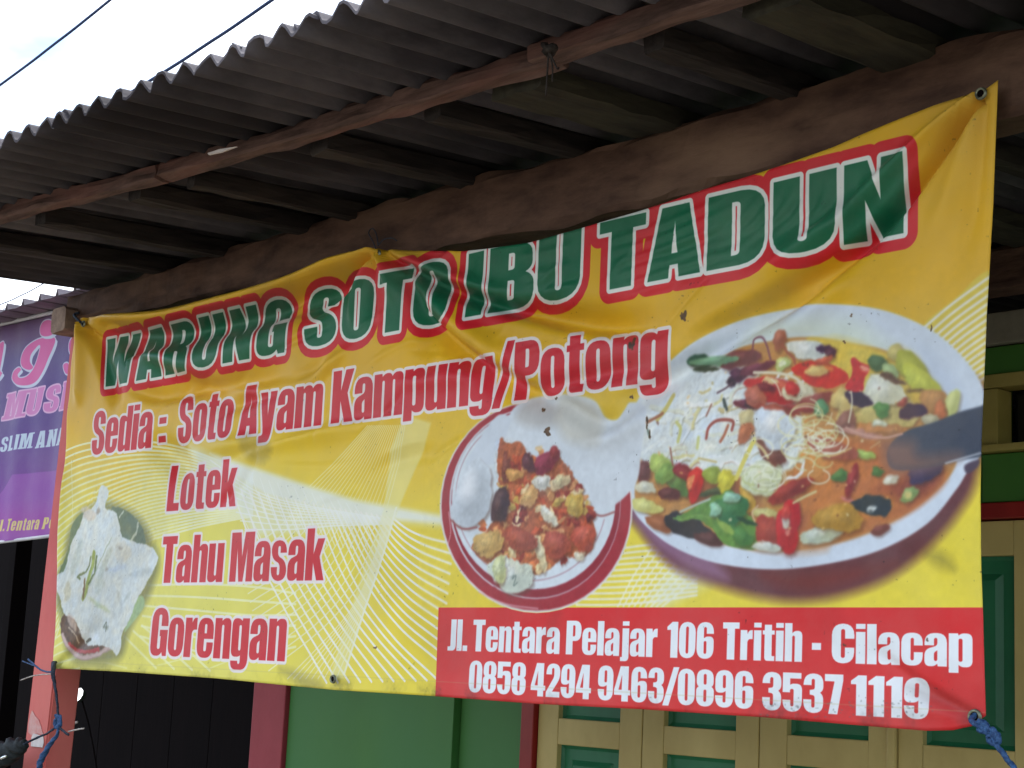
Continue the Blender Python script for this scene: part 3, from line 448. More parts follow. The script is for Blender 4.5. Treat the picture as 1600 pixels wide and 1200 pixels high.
    # ---- red menu lines with a pale edge ----
    RED = (206, 42, 54); menu = [('Sedia', 142, 235, 2.107, 2.232), (':', 246, 257, 2.118, 2.218), ('Soto', 276, 360, 2.107, 2.232), ('Ayam', 372, 501, 2.107, 2.232), ('Kampung', 516, 768, 2.107, 2.230), ('/', 768, 800, 2.098, 2.228), ('Potong', 801, 1042, 2.105, 2.226),
            ('Lotek', 260, 368, 1.931, 2.051), ('Tahu', 250, 347, 1.745, 1.865), ('Masak', 358, 504, 1.745, 1.865), ('Gorengan', 235, 445, 1.559, 1.681)]
    gl = [[C.m2c(c) for c in g] for m_ in menu for g in wordpx(*m_, .03)]
    for g in gl: C.fill(g, (236, 226, 222), soft=1.5, grow=.0075*ppm)
    for g in gl: C.fill(g, RED, soft=1)
    # ---- title ----
    T = [('W', 157, 206), ('A', 212, 251), ('R', 257, 292), ('U', 301, 340), ('N', 350, 391), ('G', 401, 444), ('S', 473, 523), ('O', 532, 579), ('T', 589, 637), ('O', 643, 698),
         ('I', 727, 751), ('B', 761, 832), ('U', 838, 905), ('T', 934, 1006), ('A', 1012, 1094), ('D', 1104, 1193), ('U', 1206, 1306), ('N', 1318, 1412)]
    gs = []
    for ch, a, e in T:
        zb = 2.300; zt = 2.440
        gs.append([C.m2c(c) for c in wordpx(ch, a, e, zb, zt)[0]])
    for g in gs: C.fill(g, (212, 36, 46), soft=1.5, grow=.028*ppm)
    for g in gs: C.fill(g, (232, 234, 226), soft=1.2, grow=.0085*ppm)
    for g in gs: C.fill(g, (20, 104, 70), soft=1.2, tex=.03)
    # ---- wear: grime along the lower hem, mould specks, small tears ----
    n1 = vnoise(H, W, 60, 21, 4); n2 = vnoise(H, W, 7, 22, 3); n3 = vnoise(H, W, 300, 23, 4)
    hem = np.clip(1-(Z-1.505)/.035, 0, 1)*np.clip((n1-.5)*4, 0, 1); C.a *= 1-.26*(hem*n2)[..., None]*1.4
    C.a *= (1-.10*np.clip((n3-.5)*3, 0, 1)-.05*(n1-.5))[..., None]
    spots = np.clip((n2-.80)*12, 0, 1)*np.clip((n1-.55)*6, 0, 1); C.a *= 1-.45*spots[..., None]
    C.lines([[(-4.36, 1.535), (-1.38, 1.53)]], (190, 178, 120), .0022, .28, metric=True)
    for (x, y, rx, ry) in [(1068, 493, 4, 7), (1070, 497, 3, 4), (854, 674, 6, 5), (846, 640, 2, 4), (866, 622, 2, 2), (988, 538, 4, 10), (1012, 660, 2, 8), (1016, 680, 2, 5), (1449, 1000, 2, 2), (1320, 1008, 2, 2), (1330, 493, 2, 2), (1456, 513, 1.5, 4), (1319, 534, 2, 2), (986, 620, 2, 3), (585, 1012, 2, 2), (1536, 893, 3, 2)]:
        b(x, y, rx, ry, 0, (70, 44, 20), soft=2, irr=.4, tex=.6, alpha=.9)
    for _ in range(70): x_, y_ = 1190+270*r.rand(), 1095+26*r.rand(); b(x_, y_, .8+1.6*r.rand(), .6+r.rand(), 0, (110, 116, 112), soft=2, tex=0, alpha=.5)
    for x_, y_, rx, ry, al in [(1470, 875, 26, 10, .35), (470, 1060, 40, 8, .3), (1480, 1100, 60, 14, .25), (400, 700, 30, 18, .25), (860, 980, 10, 30, .12)]: b(x_, y_, rx, ry, 25, (90, 84, 70), soft=24, tex=.2, alpha=al)
    C.a = np.clip(C.a, 0, 1)
    return C

def paint_side_banner(Y, x0, x1, z0, z1, ppm=700):
    C = Canvas(x0, x1, z0, z1, ppm, Y); H, W = C.H, C.W
    g = np.linspace(0, 1, H)[:, None, None]
    lo_, mid_, hi_ = np.array([150, 44, 170])/255., np.array([92, 56, 140])/255., np.array([96, 84, 128])/255.
    C.a[:] = np.where(g < .5, lo_+(mid_-lo_)*g*2, mid_+(hi_-mid_)*(g-.5)*2)
    def z(pts): return [(x/3.53, 520+y/3.53) for x, y in pts]
    C.pfill([(-80, 760), (0, 772), (22, 742), (130, 730), (130, 835), (-80, 850)], (150, 70, 176), soft=2, sm=False)
    C.pfill([(-80, 800), (130, 790), (130, 840), (-80, 850)], (176, 50, 170), soft=50, alpha=.5, sm=False)
    C.pfill([(-80, 480), (130, 470), (130, 530), (-80, 560)], (110, 50, 100), soft=60, alpha=.5, sm=False)
    PK, WH = (232, 96, 168), (214, 222, 240)
    jj = [(302, 35), (255, 28), (195, 40), (145, 85), (120, 145), (128, 188), (160, 205), (180, 190), (165, 160), (172, 115), (205, 72), (222, 72), (212, 115), (185, 190), (150, 240), (115, 250), (100, 232), (122, 205), (105, 192), (72, 212), (64, 255), (95, 285), (150, 290), (200, 265), (238, 215), (268, 140)]
    dot = [(240, -60), (275, -70), (300, -50), (305, -15), (280, 15), (245, 20), (222, 5), (220, -30)]
    aa = [(-20, 70), (0, 60), (25, 55), (12, 150), (2, 205), (14, 225), (-20, 250)]; s1 = [(402, 30), (385, 60), (388, 110), (420, 150), (430, 60)]; s2 = [(348, 180), (378, 168), (388, 215), (366, 226)]
    for p in (jj, dot, aa, s1, s2):
        q = smooth(z(p), 4)
        C.fill([C.ph(q+[2.6, 3.4])], WH, soft=1, grow=1); C.fill([C.ph(q)], WH, soft=1, grow=3); C.fill([C.ph(q)], PK, soft=1)
    def serif(text, pl, pr, zb, zt, col, sh, out=None):
        cs = word(text, xat(pl, zb, Y), xat(pr, zb, Y), zb, zt, .1); L = []
        h = zt-zb
        for ch, g_ in zip(text, cs):
            for q in g_: L.append(q)
            mn, mx = g_[0].min(0), g_[0].max(0); t = h*.1; w = (mx[0]-mn[0])
            feet = {'M': [(0, 0), (.74, 0), (0, 1), (.74, 1)], 'L': [(0, 0), (0, 1)], 'I': [(0, 0), (0, 1)], 'U': [(0, 1), (.6, 1)], 'A': [(0, 0), (.6, 0)], 'N': [(0, 0), (0, 1), (.62, 1)], 'T': [(.2, 0)], 'P': [(0, 0)]}.get(ch, [])
            for fx, top in feet:
                x = mn[0]+fx*w-.08*w; zz = zt-t if top else zb
                L.append(np.array([(x, zz), (x+.5*w, zz), (x+.5*w, zz+t), (x, zz+t)]))
        for q in L: q[:, 0] += (q[:, 1]-zb)*sh
        groups = L
        if out:
            for q in groups: C.fill([C.m2c(q)], out, soft=1, grow=4)
        # counters first drawn as part of their letter: rebuild letter by letter
        i = 0
        for ch, g_ in zip(text, cs):
            n = len(g_); k = len({'M': 4, 'L': 2, 'I': 2, 'U': 2, 'A': 2, 'N': 3, 'T': 1, 'P': 1}.get(ch, '')*0) if False else {'M': 4, 'L': 2, 'I': 2, 'U': 2, 'A': 2, 'N': 3, 'T': 1, 'P': 1}.get(ch, 0)
            C.fill([C.m2c(q) for q in L[i:i+n]], col, soft=1)
            for q in L[i+n:i+n+k]: C.fill([C.m2c(q)], col, soft=1)
            i += n+k
    def hz(px, py): return at(px, py, Y)[2]
    serif('MUSL', 5, 112, hz(5, 656), hz(8, 617), (224, 132, 196), .25, (240, 190, 226))
    serif('SLIM', -1, 47, hz(5, 706), hz(5, 683), (206, 224, 240), .2)
    serif('ANA', 55, 100, hz(60, 700), hz(60, 674), (206, 224, 240), .2)
    serif('Jl.', -9, 8, hz(4, 830), hz(4, 812), (236, 214, 130), .25); serif('Tentara', 12, 58, hz(30, 829), hz(30, 810), (236, 214, 130), .25); serif('Pe', 63, 80, hz(70, 826), hz(70, 808), (236, 214, 130), .25)
    C.a = np.clip(C.a, 0, 1); return C
# ================= helpers =================
def tag(o, label=None, cat=None, group=None, kind=None):
    if label: o['label'] = label
    if cat: o['category'] = cat
    if group: o['group'] = group
    if kind: o['kind'] = kind
    return o
def empty(name, loc=(0, 0, 0)):
    o = bpy.data.objects.new(name, None); o.location = loc; o.empty_display_size = .1; col.objects.link(o); return o
def link(name, me, mat=None, parent=None, smooth_=False):
    o = bpy.data.objects.new(name, me); col.objects.link(o)
    if mat: me.materials.append(mat)
    if parent:
        o.parent = parent
        q = parent; off = Vector((0, 0, 0))
        while q: off += q.location; q = q.parent
        o.location = -off
    if smooth_:
        for p in me.polygons: p.use_smooth = True
    return o
def pydata(name, v, f, mat=None, parent=None, smooth_=False):
    me = bpy.data.meshes.new(name); me.from_pydata([tuple(map(float, p)) for p in v], [], f); me.update()
    return link(name, me, mat, parent, smooth_)
def box3(name, x0, x1, y0, y1, z0, z1, mat, parent=None, bev=.004, kind=None):
    bm = bmesh.new(); bmesh.ops.create_cube(bm, size=1)
    for v in bm.verts: v.co = Vector(((x0+x1)/2+v.co.x*(x1-x0), (y0+y1)/2+v.co.y*(y1-y0), (z0+z1)/2+v.co.z*(z1-z0)))
    if bev: bmesh.ops.bevel(bm, geom=list(bm.edges), offset=bev, segments=2, affect='EDGES', profile=.6)
    me = bpy.data.meshes.new(name); bm.to_mesh(me); bm.free()
    o = link(name, me, mat, parent)
    if kind: o['kind'] = kind
    return o
def timber(name, a, b, wd, ht, mat, parent=None, segs=24, jit=.004, seed=0, ztop=None, zbot=None, ch=.12):
    """sawn timber from a to b (centre line), worn corners, slightly uneven along its length"""
    a, b = Vector(a), Vector(b); d = (b-a).normalized(); s = d.cross(Vector((0, 0, 1))).normalized(); u = s.cross(d).normalized()
    c = ch; prof = [(-.5, -.5+c), (-.5+c, -.5), (0, -.5), (.5-c, -.5), (.5, -.5+c), (.5, 0), (.5, .5-c), (.5-c, .5), (-.5+c, .5), (-.5, .5-c), (-.5, 0)]
    V, F = [], []; n = len(prof); L = (b-a).length
    for i in range(segs+1):
        t = i/segs; p = a.lerp(b, t)
        for j, (x, y) in enumerate(prof):
            q = p+s*(x*wd)+u*(y*ht)
            if zbot and y < 0: q.z += zbot(q.x)
            k = Vector((q.x*9+seed*7, q.y*30+j*3.1, q.z*30+seed))
            q += s*(noise.noise(k)*jit)+u*(noise.noise(k+Vector((9, 5, 3)))*jit)+u*(noise.noise(Vector((p.x*1.5+seed, p.y, 0)))*jit)
            V.append(q)
    for i in range(segs):
        for j in range(n):
            F.append((i*n+j, i*n+(j+1) % n, (i+1)*n+(j+1) % n, (i+1)*n+j))
    F.append(tuple(range(n))[::-1]); F.append(tuple(segs*n+j for j in range(n)))
    return pydata(name, V, F, mat, parent)
def tube(name, pts, r, mat, parent=None, sides=8, twist=False, cl=True):
    P = [Vector(p) for p in (curve(np.array(pts), 6) if cl and len(pts) > 2 else pts)]
    rr = r if callable(r) else (lambda t: r); V, F = [], []
    up = Vector((.13, .37, .92)).normalized()
    for i, p in enumerate(P):
        d = (P[min(i+1, len(P)-1)]-P[max(i-1, 0)]).normalized(); s = d.cross(up); s = s.normalized() if s.length > 1e-4 else Vector((1, 0, 0)); u = d.cross(s)
        t = i/(len(P)-1); R = rr(t)
        for k in range(sides):
            a = 2*math.pi*k/sides+(i*.55 if twist else 0); q = R*(1+(.22*math.cos(3*a-(i*1.1)) if twist else 0))
            V.append(p+s*math.cos(a)*q+u*math.sin(a)*q)
    for i in range(len(P)-1):
        for k in range(sides): F.append((i*sides+k, i*sides+(k+1) % sides, (i+1)*sides+(k+1) % sides, (i+1)*sides+k))
    F.append(tuple(range(sides))[::-1]); F.append(tuple((len(P)-1)*sides+k for k in range(sides)))
    return pydata(name, V, F, mat, parent, True)

# ================= materials =================
def lin(c):
    c = [x/255. for x in c]; return tuple((x/12.92 if x <= .04045 else ((x+.055)/1.055)**2.4) for x in c)+(1,)
def mat_noise(name, c1, c2, scale=8, stretch=(1, 1, 1), rough=.8, bump=.3, bscale=None, c3=None, detail=8, spec=.3, pos=(.35, .65), bdist=.004):
    m = bpy.data.materials.new(name); m.use_nodes = True; nt = m.node_tree; nd = nt.nodes; b = nd['Principled BSDF']
    b.inputs['Roughness'].default_value = rough; b.inputs['Specular IOR Level'].default_value = spec
    tc = nd.new('ShaderNodeTexCoord'); mp = nd.new('ShaderNodeMapping'); mp.inputs['Scale'].default_value = stretch
    nz = nd.new('ShaderNodeTexNoise'); nz.inputs['Scale'].default_value = scale; nz.inputs['Detail'].default_value = detail; nz.inputs['Roughness'].default_value = .62
    cr = nd.new('ShaderNodeValToRGB'); e = cr.color_ramp.elements; e[0].position, e[1].position = pos; e[0].color, e[1].color = c1, c2
    nt.links.new(tc.outputs['Object'], mp.inputs[0]); nt.links.new(mp.outputs[0], nz.inputs['Vector']); nt.links.new(nz.outputs['Fac'], cr.inputs[0])
    src = cr.outputs[0]
    if c3:
        n2 = nd.new('ShaderNodeTexNoise'); n2.inputs['Scale'].default_value = scale*.31; n2.inputs['Detail'].default_value = 5; nt.links.new(mp.outputs[0], n2.inputs['Vector'])
        r2 = nd.new('ShaderNodeValToRGB'); r2.color_ramp.elements[0].position = .5; r2.color_ramp.elements[1].position = .68
        mx = nd.new('ShaderNodeMix'); mx.data_type = 'RGBA'; mx.inputs[7].default_value = c3
        nt.links.new(n2.outputs['Fac'], r2.inputs[0]); nt.links.new(r2.outputs[0], mx.inputs[0]); nt.links.new(src, mx.inputs[6]); src = mx.outputs[2]
    nt.links.new(src, b.inputs['Base Color'])
    bn = nd.new('ShaderNodeTexNoise'); bn.inputs['Scale'].default_value = bscale or scale*3; bn.inputs['Detail'].default_value = 8; nt.links.new(mp.outputs[0], bn.inputs['Vector'])
    bp = nd.new('ShaderNodeBump'); bp.inputs['Strength'].default_value = bump; bp.inputs['Distance'].default_value = bdist
    nt.links.new(bn.outputs['Fac'], bp.inputs['Height']); nt.links.new(bp.outputs[0], b.inputs['Normal'])
    return m
M = {}
M['beam'] = mat_noise('weathered_beam_wood', lin((66, 46, 38)), lin((104, 78, 64)), 9, (.8, 2.2, 2.2), .85, .9, 22, c3=lin((122, 96, 78)))
M['batten'] = mat_noise('red_brown_batten_wood', lin((72, 55, 50)), lin((120, 94, 86)), 14, (.5, 3, 3), .85, .8, 26, c3=lin((120, 82, 74)))
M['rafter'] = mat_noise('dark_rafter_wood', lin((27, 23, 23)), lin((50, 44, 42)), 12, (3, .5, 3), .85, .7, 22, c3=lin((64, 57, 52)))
M['pale'] = mat_noise('pale_board', lin((42, 40, 34)), lin((68, 65, 52)), 9, (3, .6, 3), .85, .5, 20)
M['endgrain'] = mat_noise('sawn_end_wood', lin((120, 100, 88)), lin((160, 138, 122)), 20, (1, 1, 1), .9, .6)
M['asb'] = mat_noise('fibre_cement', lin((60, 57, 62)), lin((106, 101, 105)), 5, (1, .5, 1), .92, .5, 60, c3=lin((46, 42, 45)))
M['zinc'] = mat_noise('zinc_sheet', lin((92, 84, 88)), lin((136, 126, 130)), 5, (1, .4, 1), .5, .2, 30)
M['red'] = mat_noise('salmon_red_paint', lin((184, 78, 76)), lin((204, 98, 92)), 5, (1, 1, .6), .6, .25, 40, c3=lin((196, 108, 98)))
M['red2'] = mat_noise('crimson_wall_paint', lin((136, 44, 52)), lin((152, 56, 64)), 5, (1, 1, .6), .6, .25, 40)
M['frame'] = mat_noise('dark_red_frame_paint', lin((132, 26, 24)), lin((150, 36, 30)), 8, (1, 1, .5), .45, .15, 40)
M['green'] = mat_noise('green_wall_paint', lin((54, 104, 38)), lin((64, 115, 44)), 3, (1, 1, .6), .55, .2, 50, c3=lin((60, 114, 58)), bdist=.002)
M['cream'] = mat_noise('cream_door_paint', lin((180, 160, 98)), lin((198, 178, 114)), 5, (1, 1, .5), .5, .2, 40, c3=lin((170, 148, 86)), bdist=.002)
M['dgreen'] = mat_noise('dark_green_panel_paint', lin((28, 100, 66)), lin((40, 116, 78)), 5, (1, 1, .5), .4, .15, 40, bdist=.002)
M['olive'] = mat_noise('olive_window_paint', lin((150, 136, 70)), lin((168, 152, 84)), 6, (1, 1, 1), .5, .2)
M['cement'] = mat_noise('grey_cement', lin((128, 124, 110)), lin((156, 150, 134)), 8, (1, 1, 1), .9, .4)
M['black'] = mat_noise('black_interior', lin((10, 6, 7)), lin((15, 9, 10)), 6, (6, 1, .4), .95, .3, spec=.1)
M['glass'] = mat_noise('dark_glass', lin((14, 16, 16)), lin((22, 24, 24)), 3, rough=.15, bump=.02, spec=.5)
M['rope'] = mat_noise('blue_rope', lin((26, 52, 92)), lin((58, 96, 140)), 160, (1, 1, 1), .6, .8, 400, bdist=.001)
M['rope2'] = mat_noise('dark_cord', lin((20, 26, 36)), lin((48, 60, 78)), 160, (1, 1, 1), .7, .8, 400, bdist=.001)
M['cloth'] = mat_noise('black_cloth', lin((18, 22, 24)), lin((40, 46, 48)), 40, (1, 1, 1), .7, .6)
M['brass'] = mat_noise('dull_eyelet_metal', lin((92, 96, 84)), lin((140, 142, 120)), 60, rough=.4, bump=.1); M['brass'].node_tree.nodes['Principled BSDF'].inputs['Metallic'].default_value = .8
M['paper'] = mat_noise('torn_paper', lin((196, 184, 180)), lin((222, 214, 208)), 20, rough=.9, bump=.4)
M['paper2'] = mat_noise('paste_residue', lin((196, 130, 124)), lin((200, 168, 160)), 26, rough=.9, bump=.4)
M['wire'] = mat_noise('cable_rubber', lin((24, 44, 84)), lin((40, 60, 100)), 4, rough=.6, bump=.05)
M['twine'] = mat_noise('grey_twine', lin((150, 140, 134)), lin((196, 188, 180)), 60, rough=.9, bump=.4)
M['ground'] = mat_noise('packed_earth', lin((106, 98, 85)), lin((132, 123, 107)), 1.5, rough=.95, bump=.3, c3=lin((96, 90, 76)))
M['road'] = mat_noise('asphalt', lin((58, 58, 58)), lin((84, 82, 80)), 20, rough=.95, bump=.5)
M['whitepipe'] = mat_noise('white_metal_frame', lin((190, 190, 196)), lin((214, 214, 218)), 10, rough=.5, bump=.1)
mm = bpy.data.materials.new('mirror_glass'); mm.use_nodes = True; bb = mm.node_tree.nodes['Principled BSDF']; bb.inputs['Metallic'].default_value = 1; bb.inputs['Roughness'].default_value = .03; bb.inputs['Base Color'].default_value = (.93, .93, .93, 1); M['mirror'] = mm

def print_mat(name, C, rough=.5, weave=900, gain=1.0, translucent=.0):
    img = bpy.data.images.new(name+'_print', C.W, C.H, alpha=False)
    img.pixels.foreach_set(C.rgba(gain).ravel()); img.update(); img.pack()
    m = bpy.data.materials.new(name); m.use_nodes = True; nt = m.node_tree; nd = nt.nodes; b = nd['Principled BSDF']
    t = nd.new('ShaderNodeTexImage'); t.image = img; t.extension = 'EXTEND'; t.interpolation = 'Cubic'
    # vinyl fades a little and greys with dust
    tc = nd.new('ShaderNodeTexCoord'); nz = nd.new('ShaderNodeTexNoise'); nz.inputs['Scale'].default_value = 3.2; nz.inputs['Detail'].default_value = 9; nz.inputs['Roughness'].default_value = .65
    nt.links.new(tc.outputs['Object'], nz.inputs['Vector'])
    r = nd.new('ShaderNodeMapRange'); r.inputs[1].default_value = .4; r.inputs[2].default_value = .75; r.inputs[3].default_value = .0; r.inputs[4].default_value = .14
    mx = nd.new('ShaderNodeMix'); mx.data_type = 'RGBA'; mx.inputs[7].default_value = lin((176, 172, 160))
    nt.links.new(nz.outputs['Fac'], r.inputs[0]); nt.links.new(r.outputs[0], mx.inputs[0]); nt.links.new(t.outputs[0], mx.inputs[6]); nt.links.new(mx.outputs[2], b.inputs['Base Color'])
    b.inputs['Roughness'].default_value = rough; b.inputs['Specular IOR Level'].default_value = .27
    wv = nd.new('ShaderNodeTexNoise'); wv.inputs['Scale'].default_value = weave; wv.inputs['Detail'].default_value = 2; nt.links.new(tc.outputs['Object'], wv.inputs['Vector'])
    w2 = nd.new('ShaderNodeTexNoise'); w2.inputs['Scale'].default_value = 26; w2.inputs['Detail'].default_value = 5; nt.links.new(tc.outputs['Object'], w2.inputs['Vector'])
    ad = nd.new('ShaderNodeMath'); ad.operation = 'MULTIPLY_ADD'; ad.inputs[1].default_value = 4.0; nt.links.new(w2.outputs['Fac'], ad.inputs[0]); nt.links.new(wv.outputs['Fac'], ad.inputs[2])
    bp = nd.new('ShaderNodeBump'); bp.inputs['Strength'].default_value = .35; bp.inputs['Distance'].default_value = .0006
    nt.links.new(ad.outputs[0], bp.inputs['Height']); nt.links.new(bp.outputs[0], b.inputs['Normal'])
    if translucent:
        tr = nd.new('ShaderNodeBsdfTranslucent'); nt.links.new(mx.outputs[2], tr.inputs[0]); ms = nd.new('ShaderNodeMixShader'); ms.inputs[0].default_value = translucent
        nt.links.new(b.outputs[0], ms.inputs[1]); nt.links.new(tr.outputs[0], ms.inputs[2]); nt.links.new(ms.outputs[0], nd['Material Output'].inputs[0])
    return m

# ================= setting =================
g = pydata('ground', [(-600, -600, 0), (600, -600, 0), (600, 600, 0), (-600, 600, 0)], [(0, 1, 2, 3)], M['ground']); tag(g, 'pale dusty ground in front of the shops', kind='structure')
g = pydata('road', [(-600, -9, .004), (600, -9, .004), (600, -2.5, .004), (-600, -2.5, .004)], [(0, 1, 2, 3)], M['road']); tag(g, 'grey asphalt street running past the shops', kind='structure')
g = box3('porch_floor', -9, 1.6, 1.9, 5.0, .0, .14, M['cement'], None, .01); tag(g, 'raised grey cement porch floor below the banner', kind='structure')

# ---- the shop behind the banner ----
YW = 3.8
shop = empty('shop_building', (-3.2, YW, 0)); tag(shop, 'green shop front with cream and green folding doors behind the yellow banner', 'building')
def wall(x0, x1, y0, z0, z1, mat, name='wall'): return box3(name, x0, x1, y0, y0+.16, z0, z1, mat, shop, .003)
wall(at(447, 1070, 3.75)[0]+.003, -4.384, YW-.03, .14, 2.464, M['green'])
wall(-4.381, -4.063, YW, .14, 2.464, M['green'])
wall(-4.060, -2.353, YW, 2.053, 2.464, M['green'])
wall(-2.350, -1.35, YW, 2.053, 2.180, M['green'])
wall(-2.350, -1.35, YW, 2.390, 2.464, M['green'])
wall(-1.347, 1.6, YW, 2.053, 2.464, M['green'])
wall(-2.050, 1.6, YW, .14, 2.050, M['green'])
PX0, PX1 = at(397, 1066, 3.75)[0], at(447, 1070, 3.75)[0]
p = box3('pillar', PX0, PX1, YW-.05, YW+.1, .14, 2.9, M['red2'], shop, .006); tag(p, 'crimson painted pillar at the left end of the green wall')
box3('wall_ledge', -5.44, 1.6, YW-.02, YW+.1, 2.468, 2.552, M['cement'], shop, .004)
timber('wall_beam', (-5.5, YW-.05, 2.65), (1.6, YW-.05, 2.65), .1, .115, M['beam'], shop, 60, .006, 3)
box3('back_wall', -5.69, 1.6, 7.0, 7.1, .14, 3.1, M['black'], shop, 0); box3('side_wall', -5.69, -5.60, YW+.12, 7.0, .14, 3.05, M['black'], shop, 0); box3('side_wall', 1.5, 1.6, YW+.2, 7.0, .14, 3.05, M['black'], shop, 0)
# vent window over the door
vw = box3('window', -2.349, -1.351, YW-.012, YW+.06, 2.353, 2.389, M['olive'], shop, .003)
for a in ((-2.349, -2.298, 2.203, 2.351), (-1.402, -1.351, 2.203, 2.351), (-1.87, -1.84, 2.203, 2.351)): box3('frame', a[0], a[1], YW-.010, YW+.06, a[2], a[3], M['olive'], vw, .003)
box3('sill', -2.36, -1.34, YW-.03, YW+.06, 2.182, 2.201, M['olive'], vw, .003)
box3('pane', -2.297, -1.403, YW+.075, YW+.08, 2.203, 2.351, M['glass'], vw, 0)
# red door frame
box3('lintel', -4.062, -2.05, YW-.013, YW+.1, 2.009, 2.051, M['frame'], shop, .004)
box3('door_jamb', -4.062, -4.002, YW-.014, YW+.1, .14, 2.007, M['frame'], shop, .004)
box3('door_jamb', -2.11, -2.05, YW-.014, YW+.1, .14, 2.007, M['frame'], shop, .004)
# four folding leaves: stiles, rails and raised panels
def leaf(x0, x1, px0, px1):
    rows = [(.30, .82), (.90, 1.341), (1.424, 1.915)]; y0 = YW+.005
    lf = box3('door_leaf', x0+.002, px0, y0, y0+.035, .16, 2.005, M['cream'], shop, .003)
    box3('stile', px1, x1-.002, y0, y0+.035, .16, 2.005, M['cream'], lf, .003)
    zs = [.16]+[z for r in rows for z in r]+[2.005]
    for i in range(0, len(zs), 2): box3('rail', px0+.0005, px1-.0005, y0+.001, y0+.034, zs[i], zs[i+1], M['cream'], lf, .003)
    for z0, z1 in rows:
        V, F = [], []; steps = [(0, .020), (.012, .026), (.045, .026), (.062, .014)]
        for ins, d in steps:
            V += [(px0+ins, y0+d, z0+ins), (px1-ins, y0+d, z0+ins), (px1-ins, y0+d, z1-ins), (px0+ins, y0+d, z1-ins)]
        for s in range(3):
            for k in range(4): F.append((s*4+k, s*4+(k+1) % 4, s*4+4+(k+1) % 4, s*4+4+k))
        F.append((12, 13, 14, 15)); pydata('door_panel', V, F, M['dgreen'], lf)
for a in ((-4.0, -3.534, -3.905, -3.630), (-3.534, -3.078, -3.446, -3.165), (-3.078, -2.640, -2.979, -2.703), (-2.610, -2.112, -2.532, -2.262)): leaf(*a)
box3('astragal', -2.639, -2.611, YW-.006, YW+.04, .16, 2.005, M['cream'], shop, .006)

# ---- dark neighbouring room to the left ----
nb = empty('neighbour_shop', (-7.2, 4.4, 0)); tag(nb, 'dark open front of the neighbouring shop left of the crimson pillar', 'building')
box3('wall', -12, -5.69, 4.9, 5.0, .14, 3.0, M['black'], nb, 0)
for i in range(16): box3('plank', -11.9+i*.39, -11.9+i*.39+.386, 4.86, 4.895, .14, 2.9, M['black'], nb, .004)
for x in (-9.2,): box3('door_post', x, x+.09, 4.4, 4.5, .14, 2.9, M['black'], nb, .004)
# neighbour's zinc roof with narrow ribs
V, F = [], []; xs = []; zs = []; x = -9.0+.0166; pit = .125
while x < -4.62:
    xs += [x, x+.036, x+.045, x+.050, x+.059]; zs += [0, .003, .026, .026, .003]; x += pit
for j, y in enumerate((2.5, 3.2, 4.0, 4.9)):
    for xx, zz in zip(xs, zs): V.append((xx, y, 2.735+zz+.02*(y-2.5)))
n = len(xs)
for j in range(3):
    for i in range(n-1): F.append((j*n+i, j*n+i+1, (j+1)*n+i+1, (j+1)*n+i))
rs = pydata('roof_sheet', V, F, M['zinc'], nb); sol = rs.modifiers.new('thick', 'SOLIDIFY'); sol.thickness = .002
timber('roof_batten', (-9, 2.75, 2.715), (-4.75, 2.75, 2.715), .05, .04, M['rafter'], nb, 20, .003, 8)

# ---- porch roof ----
porch = empty('porch_roof', (-2.2, 2.3, 0)); tag(porch, 'corrugated fibre cement porch roof on dark timber rafters and a long brown beam', 'roof')
def zr(y): return 2.672+.06*(y-2.3)
def ye(x): return 1.445+.055*(x+3.24)
PITCH = .0733; X0R = -4.585
def sheet(i, xa, xb, lift):
    n = int(round((xb-xa)/PITCH*8)); ys = [0, .02, .15, .4, .8, 1.3, 1.9, 2.5, 2.95, 4.2, 5.6]
    V, F = [], []
    def rip(x, y): return .0145*math.cos(2*math.pi*(x+3.24)/PITCH)+.002*noise.noise(Vector((x*4, y*2, i)))
    jag = [.010*noise.noise(Vector((k*.35, i*5.1, 0))) for k in range(n+1)]
    for layer in (0, 1):
        for k in range(n+1):
            x = xa+(xb-xa)*k/n
            for q, dy in enumerate(ys):
                y = ye(x)+dy+(jag[k]+(.012 if i % 2 else 0) if q == 0 else 0)
                V.append((x, y, zr(y)+rip(x, y)+lift-(.006 if layer == 0 else 0)))
    m = len(ys); L = (n+1)*m
    for k in range(n):
        for q in range(m-1):
            a = k*m+q; F.append((a, a+m, a+m+1, a+1)); F.append((L+a, L+a+1, L+a+m+1, L+a+m))
        F.append((k*m, L+k*m, L+(k+1)*m, (k+1)*m)); F.append((k*m+m-1, (k+1)*m+m-1, L+(k+1)*m+m-1, L+k*m+m-1))
    for kk in (0, n):
        for q in range(m-1): a = kk*m+q; F.append((a, a+1, L+a+1, L+a) if kk == 0 else (a, L+a, L+a+1, a+1))
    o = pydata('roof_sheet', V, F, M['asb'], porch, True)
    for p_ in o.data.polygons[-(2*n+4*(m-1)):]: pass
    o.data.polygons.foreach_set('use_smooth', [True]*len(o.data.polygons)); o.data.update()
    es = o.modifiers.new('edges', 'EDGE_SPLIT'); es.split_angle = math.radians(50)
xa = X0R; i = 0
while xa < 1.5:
    sheet(i, xa, xa+PITCH*11.5, .0 if i % 2 == 0 else .007); xa += PITCH*10.5; i += 1
